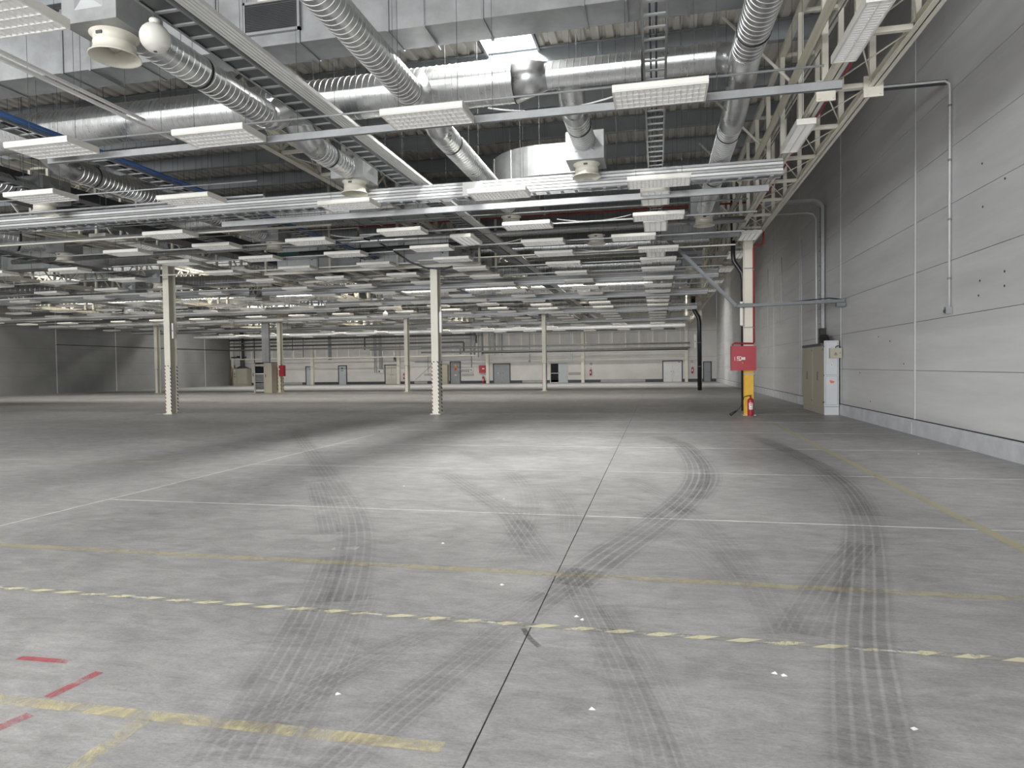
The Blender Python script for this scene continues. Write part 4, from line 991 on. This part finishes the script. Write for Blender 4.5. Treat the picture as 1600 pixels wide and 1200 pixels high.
MB().lathe([(0, -.05), (.03, -.045), (.038, -.03), (.038, -.022)], 14, 'y', (.36, 0, .25)).build('lock_knob', 'brass', d_)
pipe_thing('hydrant_pipe', 'red water pipe running down the column to the hose cabinet', [(3.45, 23.2, 6.6), (3.45, 23.2, 5.75), (3.43, 23.2, 5.66), (3.34, 23.15, 5.62), (3.16, 23.05, 5.58), (3.12, 23.05, 5.5), (3.12, 23.05, 2.42), (3.09, 23.02, 2.38), (2.50, 22.95, 2.40), (2.44, 22.94, 2.36), (2.44, 22.94, 2.29)], .032, 'red_pipe', n=10, clips=[((3.12, 23.05, 2.9), (0, 0, 1)), ((3.12, 23.05, 4.8), (0, 0, 1))])
t = thing('column_sign', 'small black and white sign sticking out behind the red hose cabinet', 'sign', (3.2, 23.6, 1.9)); MB().box(-.02, 0, 0, .07, .02, .16).build('plate', 'dark_metal', t); MB().box(.02, -.003, .03, .05, 0, .13).build('mark', 'sticker_white', t); MB().box(-.02, 0, -.14, .02, .02, -.02).build('plate', 'sticker_white', t)

def extinguisher(x, y, z, label, big=False, s=1.0):
    t = thing('fire_extinguisher', label, 'fire extinguisher', (x, y, z), 0, 'fire extinguishers'); r = .088 * s; h = .52 * s
    MB().lathe([(0, 0), (r * .95, 0), (r, .02), (r, h * .85)] + [(r * cos(a), h * .85 + r * .9 * sin(a)) for a in (.3, .6, .9, 1.2)] + [(.025 * s, h * .85 + r * .95), (.025 * s, h + .06 * s), (0, h + .06 * s)], 18).build('cylinder', 'red_paint', t)
    mb = MB()
    for i in range(8):
        a0 = -pi / 2 - .65 + i * 1.3 / 8; a1 = a0 + 1.3 / 8
        mb.add([((r + .002) * cos(a), (r + .002) * sin(a), z_) for a, z_ in ((a0, h * .36), (a1, h * .36), (a1, h * .74), (a0, h * .74))], [(0, 1, 2, 3)])
    lb = mb.build('paper_label', 'sticker_white', t)
    mb = MB()
    for z_, hh, w_ in ((.66, .05, .9), (.58, .03, .8), (.44, .02, .7)):
        for i in range(6):
            a0 = -pi / 2 - .55 * w_ + i * 1.1 * w_ / 6; a1 = a0 + 1.1 * w_ / 6
            mb.add([((r + .004) * cos(a), (r + .004) * sin(a), q) for a, q in ((a0, h * z_), (a1, h * z_), (a1, h * (z_ + hh)), (a0, h * (z_ + hh)))], [(0, 1, 2, 3)])
    mb.build('label_print', 'sticker_red', lb)
    MB().bar((0, .03 * s, h + .07 * s), (0, -.12 * s, h + .10 * s), .02 * s, .015 * s).build('lever', 'dark_metal', t)
    if big:
        MB().tube([(0, 0, h + .05), (-.05, -.02, h + .09), (-.2, -.05, h + .05), (-.27, -.1, h - .15), (-.33, -.15, .3), (-.42, -.2, .2), (-.48, -.22, .16)], .014, 8).build('hose', 'black_rubber', t)
        MB().cyl((-.47, -.22, .17), (-.67, -.30, .05), .03, 14, .05).build('horn', 'black_rubber', t)
    else:
        MB().tube([(0, 0, h + .05), (r, -.02, h + .04), (r + .03, -.03, h * .7), (r + .015, -.03, h * .4)], .012, 6).build('hose', 'black_rubber', t)
extinguisher(3.0, 23.02, .0, 'red fire extinguisher with black hose and horn at the foot of the yellow column', big=True, s=1.12)
pipe_thing('black_downpipe', 'tall black downpipe in front of a distant column near the right wall', [(2.4, 46.2, 6.3), (2.4, 46.2, 5.55), (2.5, 46.2, 5.3), (2.72, 46.2, 4.9), (2.78, 46.2, 4.6), (2.78, 46.2, 0.0)], .14, 'black_pipe', n=14, clips=[((2.78, 46.2, z), (0, 0, 1)) for z in (1.6, 3.2)])
t = thing('junction_box', 'narrow white box left of the tall black downpipe', 'box', (2.5, 46.15, 2.85)); MB().box(-.06, -.05, 0, .06, .05, .9).build('cover', 'white_enamel', t); MB().box(-.03, -.055, .4, .03, -.05, .46).build('clip', 'dark_metal', t)

# ================================================================ OPEN RACK AT THE STRIPED COLUMN
t = thing('open_rack', 'tall grey equipment rack with open front and stacked modules beside the striped column', 'rack cabinet', (-30.47, 45.75, 0))
w, d, h = 1.0, .9, 2.3
for x in (0, w - .12): MB().box(x, -.02, 0, x + .12, .06, h).build('front_post', 'beige_cabinet', t)
MB().box(w - .02, .0, 0, w + .55, d, h).build('side_panel', 'beige_cabinet', t); MB().box(0, .05, 0, .04, d, h).build('side_panel', 'dark_metal', t); MB().box(0, d - .04, 0, w, d, h).build('rear_panel', 'dark_metal', t); MB().box(0, 0, h, w + .55, d, h + .05).build('top_cover', 'dark_metal', t); MB().box(0, 0, .06, w, d, .12).build('bottom_shelf', 'beige_cabinet', t)
for k, (z, hh, m_) in enumerate([(2.05, .16, 'beige_cabinet'), (1.55, .42, 'glass_dark'), (1.42, .08, 'white_paint'), (1.30, .05, 'galv_pale'), (1.20, .05, 'galv_pale'), (1.10, .05, 'galv_pale'), (1.0, .05, 'galv_pale'), (.86, .08, 'galv_pale'), (.72, .05, 'galv_matt'), (.62, .05, 'galv_pale'), (.50, .06, 'galv_pale'), (.38, .06, 'galv_matt'), (.26, .06, 'galv_pale'), (.15, .08, 'white_paint')]):
    MB().box(.13, .03, z, w - .13, .4, z + hh).build('module', m_, t)
MB().box(w + .0, -.025, 1.2, w + .05, 0, 1.42).build('handle', 'dark_metal', t)
t = thing('cable_riser', 'galvanised cable riser climbing from the open rack to the ceiling', 'trunking', (-29.65, 46.1, 2.36)); MB().box(-.3, 0, 0, .3, .2, 3.35).build('riser_cover', 'galv_pale', t); MB().box(-.45, -.05, 3.35, .95, .4, 3.45).build('head_plate', 'galv_pale', t); MB().box(.05, -.01, 0, .08, 0, 3.35).build('seam', 'galv_matt', t)
t = thing('hose_cabinet', 'small red fire box on the striped column beside the open rack', 'fire cabinet', (-28.63, 46.28, 1.25)); MB().box(0, 0, 0, .42, .25, .85).build('body', 'red_paint', t); MB().box(.03, -.02, .03, .39, 0, .82).build('door', 'red_paint', t); MB().box(-.02, -.03, .5, .08, -.02, .62).build('sign', 'sticker_white', t)

# ================================================================ REAR WALL
BY = WY1
def door(n, x0, x1, h, m_, label, leaves=1, frame='frame_dark', stickers=()):
    t = semp('door_%d' % n, label, 'door'); t.location = (x0, BY, 0); w = x1 - x0
    mb = MB(); mb.box(-.1, -.07, 0, 0, .02, h + .1); mb.box(w, -.07, 0, w + .1, .02, h + .1); mb.box(-.1, -.07, h, w + .1, .02, h + .1); mb.build('door_frame', frame, t)
    for k in range(leaves):
        a = w * k / leaves; b = w * (k + 1) / leaves
        lf = MB().box(a + .01, -.05, .01, b - .01, -.01, h - .01).build('door_leaf', m_, t)
        hx = b - .12 if (k == 0 and leaves == 2) or leaves == 1 else a + .12
        MB().box(hx - .02, -.09, h * .48, hx + .02, -.05, h * .53).build('handle', 'dark_metal', lf)
    for (sx, sz, sw, sh, sm) in stickers: MB().box(sx, -.056, sz, sx + sw, -.05, sz + sh).build('sticker', sm, t)
    return t
door(1, -39.75, -38.95, 2.05, 'door_blue', 'narrow pale blue-grey door with dark frame beside a pilaster, leftmost in the rear wall', stickers=((.45, 1.7, .2, .15, 'sticker_red'), (.5, 1.5, .12, .1, 'frame_dark')))
door(2, -35.65, -34.75, 2.1, 'door_blue', 'narrow pale blue-grey door with a dark sign, second from the left in the rear wall', stickers=((.3, 1.78, .2, .16, 'frame_dark'), (.25, 1.55, .3, .06, 'frame_dark')))
door(3, -29.95, -28.5, 2.1, 'door_cream', 'wide cream double door with dark frame in the rear wall', 2)
door(4, -22.25, -21.2, 2.35, 'door_grey', 'grey door with yellow and red signs beside the beige cabinet in the rear wall', stickers=((.45, 1.75, .2, .4, 'yellow_paint'), (.45, 1.45, .22, .3, 'sticker_red'), (.45, .85, .2, .14, 'sticker_white'), (.47, .80, .16, .06, 'sticker_red')))
door(5, -17.35, -15.6, 2.05, 'door_grey', 'wide plain grey double door in the rear wall', 2, stickers=((.45, 1.05, .05, .1, 'sticker_white'), (.9, .95, .04, .06, 'sticker_white')))
t = semp('door_6', 'rear wall door standing open with a dark glazed opening beside the white leaf', 'door'); t.location = (-11.1, BY, 0)
mb = MB(); mb.box(-.1, -.07, 0, 0, .02, 2.15); mb.box(1.75, -.07, 0, 1.83, .02, 2.15); mb.box(-.2, -.07, 2.08, 1.85, .02, 2.15); mb.build('door_frame', 'door_cream', t)
MB().box(0, -.03, .06, .82, -.01, 2.05).build('dark_pane', 'glass_dark', t); MB().box(0, -.045, 1.0, .82, -.03, 1.05).build('pane_bar', 'white_paint', t); MB().box(0, -.045, 0, .82, -.03, .06).build('pane_bar', 'white_paint', t)
lf = MB().box(.83, -.06, .01, 1.74, -.01, 2.06).build('door_leaf', 'door_blue', t); MB().box(.9, -.1, .98, .94, -.06, 1.12).build('handle', 'dark_metal', lf)
door(7, .62, 2.45, 2.1, 'white_paint', 'wide pale grey double door at the right end of the rear wall', 2, stickers=((1.45, 1.98, .25, .06, 'frame_dark'),))
door(8, 4.65, 5.3, 1.95, 'door_grey', 'dark grey door in the right rear corner', 1)
# pilasters
for i, x in enumerate(PIL):
    o = struct(MB().box(x - .16, BY - .34, 0, x + .16, BY, 6.0).build('trim_%d' % (i + 1), 'cream_paint'), 'cream pilaster of the rear wall, %s from the left' % ORD[i], 'pilaster')
# cabinets and boxes
t = thing('wall_cabinet', 'grey-green floor cabinet with a duct on top in the left rear corner', 'cabinet', (-48.7, 69.0, 0)); MB().box(0, .05, 0, 1.85, .9, 2.0).build('body', 'beige_cabinet', t)
MB().box(.03, 0, .15, .5, .05, 1.95).build('door', 'beige_cabinet', t); MB().box(.54, 0, .15, 1.82, .05, 1.95).build('door', 'beige_cabinet', t)
for z in (1.7, 1.3, 1.0): MB().box(.18, -.02, z, .3, 0, z + .12).build('gauge', 'sticker_white' if z > 1.5 else 'dark_metal', t)
MB().add([(.1, .1, 2.0), (1.75, .1, 2.0), (1.75, .85, 2.0), (.1, .85, 2.0), (.75, .35, 2.3), (1.1, .35, 2.3), (1.1, .65, 2.3), (.75, .65, 2.3)], [(0, 1, 5, 4), (1, 2, 6, 5), (2, 3, 7, 6), (3, 0, 4, 7), (4, 5, 6, 7)]).build('hood', 'dark_metal', t); MB().box(.75, .35, 2.3, 1.1, .65, 6.2).build('duct', 'dark_metal', t)
for i in range(3):
    tag(MB().bar((-49.3 + i * .22, 69.3, .0 + .03), (-49.38 + i * .2, 69.8, 3.0 - i * .3), .12, .04).build('leaning_plank', 'wood'), 'dark plank leaning in the left rear corner, %s from the left' % ORD[i], 'plank', 'planks in the corner')
t = thing('corner_shelf', 'black bracket shelf high in the left rear corner', 'shelf', (-49.3, 69.4, 3.25)); MB().box(0, 0, 0, 1.9, .4, .12).build('board', 'black_pipe', t); MB().box(.9, -.02, .1, 1.6, .2, .22).build('bracket', 'black_pipe', t)
t = thing('switch_box', 'small dark switch box hanging on a conduit left of the striped column', 'switch box', (-46.6, 69.8, 1.05)); MB().box(0, 0, 0, .4, .2, .42).build('body', 'dark_metal', t); MB().box(.17, .05, .42, .23, .12, 5.8).build('conduit', 'dark_metal', t)
t = thing('switch_box', 'white electrical box with conduits above, left of the cream double door', 'switch box', (-30.75, 69.8, 1.3)); MB().box(0, 0, 0, .6, .15, .36).build('body', 'white_paint', t)
MB().box(.05, -.02, .05, .2, 0, .25).build('window', 'dark_metal', t)
for x in (-.5, -.3, .12, .3, .45): MB().box(x, .05, .36 if x > 0 else 0, x + .05, .12, 4.4).build('conduit', 'galv_matt', t)
t = thing('switch_box', 'white electrical box with round switches on the rear wall left of the red fire box', 'switch box', (-20.0, 69.8, 1.3)); MB().box(0, 0, 0, .32, .18, .42).build('body', 'white_paint', t); MB().box(.05, -.02, .1, .25, 0, .3).build('window', 'galv_matt', t)
for k in range(4): MB().cyl((-.95 + k * .24, .05, .05), (-.95 + k * .24, .15, .05), .05, 8).build('switch', 'dark_metal', t)
MB().box(-1.2, .1, .2, 0, .16, .26).build('conduit', 'galv_matt', t); MB().box(.12, .1, .42, .17, .16, 2.1).build('conduit', 'dark_metal', t)
t = thing('wall_cabinet', 'tall beige two-door cabinet against the rear wall behind the central taped column', 'cabinet', (-23.85, 69.3, 0)); MB().box(0, .04, 0, 1.4, .65, 2.1).build('body', 'beige_cabinet', t)
for k in range(2): 
    d_ = MB().box(.02 + k * .69, 0, .2, .69 + k * .69, .04, 2.07).build('door', 'beige_cabinet', t); MB().box(.62 + k * .1, -.02, 1.0, .66 + k * .1, 0, 1.2).build('handle', 'dark_metal', d_)
for k in range(3): MB().tube([(.1 + k * .12, .3, 2.1), (.05 + k * .12, .32, 2.5), (-.1 + k * .1, .4, 3.0)], .05, 6).build('cable', 'black_rubber', t)
t = thing('hose_cabinet', 'red fire hose box on the rear wall beside a pilaster near the centre', 'fire cabinet', (-18.95, 69.72, 1.15)); MB().box(0, 0, 0, .75, .28, .82).build('body', 'red_paint', t); d_ = MB().box(.03, -.02, .03, .72, 0, .79).build('door', 'red_paint', t); MB().box(.35, -.026, .4, .62, -.02, .52).build('sticker', 'sticker_white', d_)
extinguisher(-18.5, 69.7, 0.05, 'red fire extinguisher on the floor below the rear wall hose box', s=1.3)
extinguisher(-27.7, 69.9, .55, 'red fire extinguisher on the rear wall right of the cream double door', s=1.15)
extinguisher(-6.85, 69.9, .75, 'red fire extinguisher on the rear wall beside the pilaster right of the open door', s=1.15)
extinguisher(3.5, 69.9, .85, 'red fire extinguisher on the rear wall right of the pale double door', s=1.15)
for i, (x, z, lab) in enumerate(((-6.9, 1.85, 'small dark sign above the extinguisher right of the open door'), (-6.9, 1.45, 'small white sign above the extinguisher right of the open door'), (3.35, 1.95, 'small dark sign above the extinguisher in the right rear corner'), (-28.95, 2.55, 'blue-grey safety notice above the cream double door'), (-13.5, 2.25, 'tiny black camera on the rear wall right of the grey double door'))):
    t = thing('wall_sign', lab, 'sign', (x, BY - .03, z)); MB().box(0, 0, 0, .2 if i != 3 else .3, .03, .2 if i != 3 else .6).build('plate', ['dark_metal', 'sticker_white', 'sticker_red', 'dark_metal', 'black_rubber'][i], t); MB().box(.04, -.006, .05, .15, 0, .14).build('mark', 'sticker_white' if i != 1 else 'sticker_red', t)
t = thing('sliding_panel', 'large flat cream sliding panel with a diagonal brace behind the central column', 'panel', (-26.4, 69.85, 0)); MB().box(0, 0, .32, 3.2, .15, 2.4).build('panel', 'back_cream', t); MB().box(0, -.04, 2.4, 3.2, .15, 2.46).build('top_rail', 'dark_metal', t); MB().bar((.1, -.02, .5), (2.3, -.02, 2.3), .02, .05).build('brace', 'galv_matt', t)
MB().box(1.1, -.02, .9, 2.6, 0, 1.15).build('vent_strip', 'skirt_pale', t); MB().box(1.55, -.03, 1.3, 1.58, 0, 3.1).build('pull_rod', 'dark_metal', t)
for i, (x0, x1) in enumerate(((-21.0, -19.6), (-9.2, -7.9))):
    tag(MB().box(x0, BY - .03, .82, x1, BY, 1.1).build('rubbing_strip', 'skirt_pale'), 'pale rubbing strip on the rear wall %s' % ('under the round switches', 'right of the open door')[i], 'strip')
for i, (x, z0) in enumerate(((-36.9, 2.85), (-13.4, 2.2), (-8.95, 2.1), (-11.9, 1.1), (-11.6, .9))):
    tag(MB().box(x, BY - .1, z0, x + (.35 if i == 0 else .14 if i == 2 else .07), BY, 6.0).build('drop_duct', 'galv_pale' if i == 2 else 'galv_matt'), ['flat grey drop duct right of the leftmost narrow door', 'thin dark drop conduit right of the grey double door', 'silver drop pipe right of the open door', 'thin drop conduit just left of the open door', 'second thin drop conduit just left of the open door'][i], 'conduit')
# pipe racks in front of the rear wall
def rack(x0, x1, y, z, label, step=1.35, ztop=5.6):
    t = thing('pipe_rack', label, 'pipe rack', (x0, y, z)); L = x1 - x0
    for s in (0, .9): MB().box(0, s, 0, L, s + .06, .09).build('rack_beam', 'cream_paint', t)
    k = 0
    hm = MB().box(0, 0, 0, .06, .06, ztop - z).mesh('hanger', 'cream_paint'); cm = MB().box(0, 0, .03, .05, .95, .08).mesh('cross_bar', 'cream_paint')
    while k * step < L: link('hanger', hm, t, (k * step, 0, 0)); link('cross_bar', cm, t, (k * step, 0, 0)); k += 1
rack(-48.5, -18.6, 68.3, 3.0, 'cream pipe rack along the left part of the rear wall')
rack(-18.0, 2.7, 68.3, 3.15, 'cream pipe rack along the right part of the rear wall')
pz = [(-48.5, -20.6, 4.10, .085, 'galv_matt'), (-48.5, -20.2, 4.50, .085, 'dark_metal'), (-48.5, -19.4, 4.88, .07, 'galv_matt'), (-48.5, -18.8, 5.25, .09, 'dark_metal'), (-31, -18.6, 3.85, .07, 'galv_matt'), (-25, 3.2, 3.45, .09, 'galv_matt'), (-25, 3.2, 3.92, .08, 'galv_matt'), (-18.2, 3.0, 3.28, .06, 'dark_metal'), (-17.3, 1.8, 5.35, .075, 'galv_pale'), (-16, 1.6, 5.55, .09, 'black_pipe')]
for i, (x0, x1, z, r, m_) in enumerate(pz):
    py = 68.3 - r + .006
    pts = [(x0, py, z), (x1 - .3, py, z), (x1 - .08, py, z), (x1, py, z - .1), (x1, py, z - .9 - .1 * (i % 3))] if i < 5 else [(x0, py, z), (x1, py, z)]
    if i == 8: pts = [(x0, py, 3.6), (x0, py, z - .15), (x0 + .12, py, z), (x1, py, z)]
    pipe_thing('rear_pipe', ['silver pipe turning down near the centre, %s of the left rear bundle from below' % ORD[[1, 2, 3, 4, 0][i % 5]], 'long pale pipe on the right rear rack, %s' % ['lower', 'upper', 'dark one at the bottom', 'thin one just under the lights', 'black one just under the lights'][i % 5]][0 if i < 5 else 1], pts, r, m_, n=10, group='pipes along the rear wall')
for i, x in enumerate((-19.9, -19.5, -19.1, -18.6, -17.2, -16.8, -16.4)):
    pipe_thing('riser_pipe', 'vertical riser pipe beside the central rear pilaster, %s from the left' % ORD[i], [(x, 69.9, 3.1), (x, 69.9, 6.2)], .06 + .02 * (i % 2), ['galv_pale', 'galv', 'white_paint'][i % 3], n=8, group='riser pipes')
for i, (x, z0, z1) in enumerate(((-43.0, 3.4, 5.8), (-42.0, 4.0, 5.9), (-41.4, 4.0, 5.9), (-40.0, 3.2, 5.8), (-33.8, 3.9, 5.4), (-32.4, 3.9, 5.4))):
    pipe_thing('riser_pipe', 'vertical riser pipe over the left rear doors, %s from the left' % ORD[i], [(x, 69.95, z0), (x, 69.95, z1)], .12 if i in (0, 3) else .07, 'black_pipe' if i in (0,) else ['galv_matt', 'white_paint', 'dark_metal'][i % 3], n=8, group='riser pipes')
print('lights', N_LIGHT, 'objects', len(bpy.data.objects))
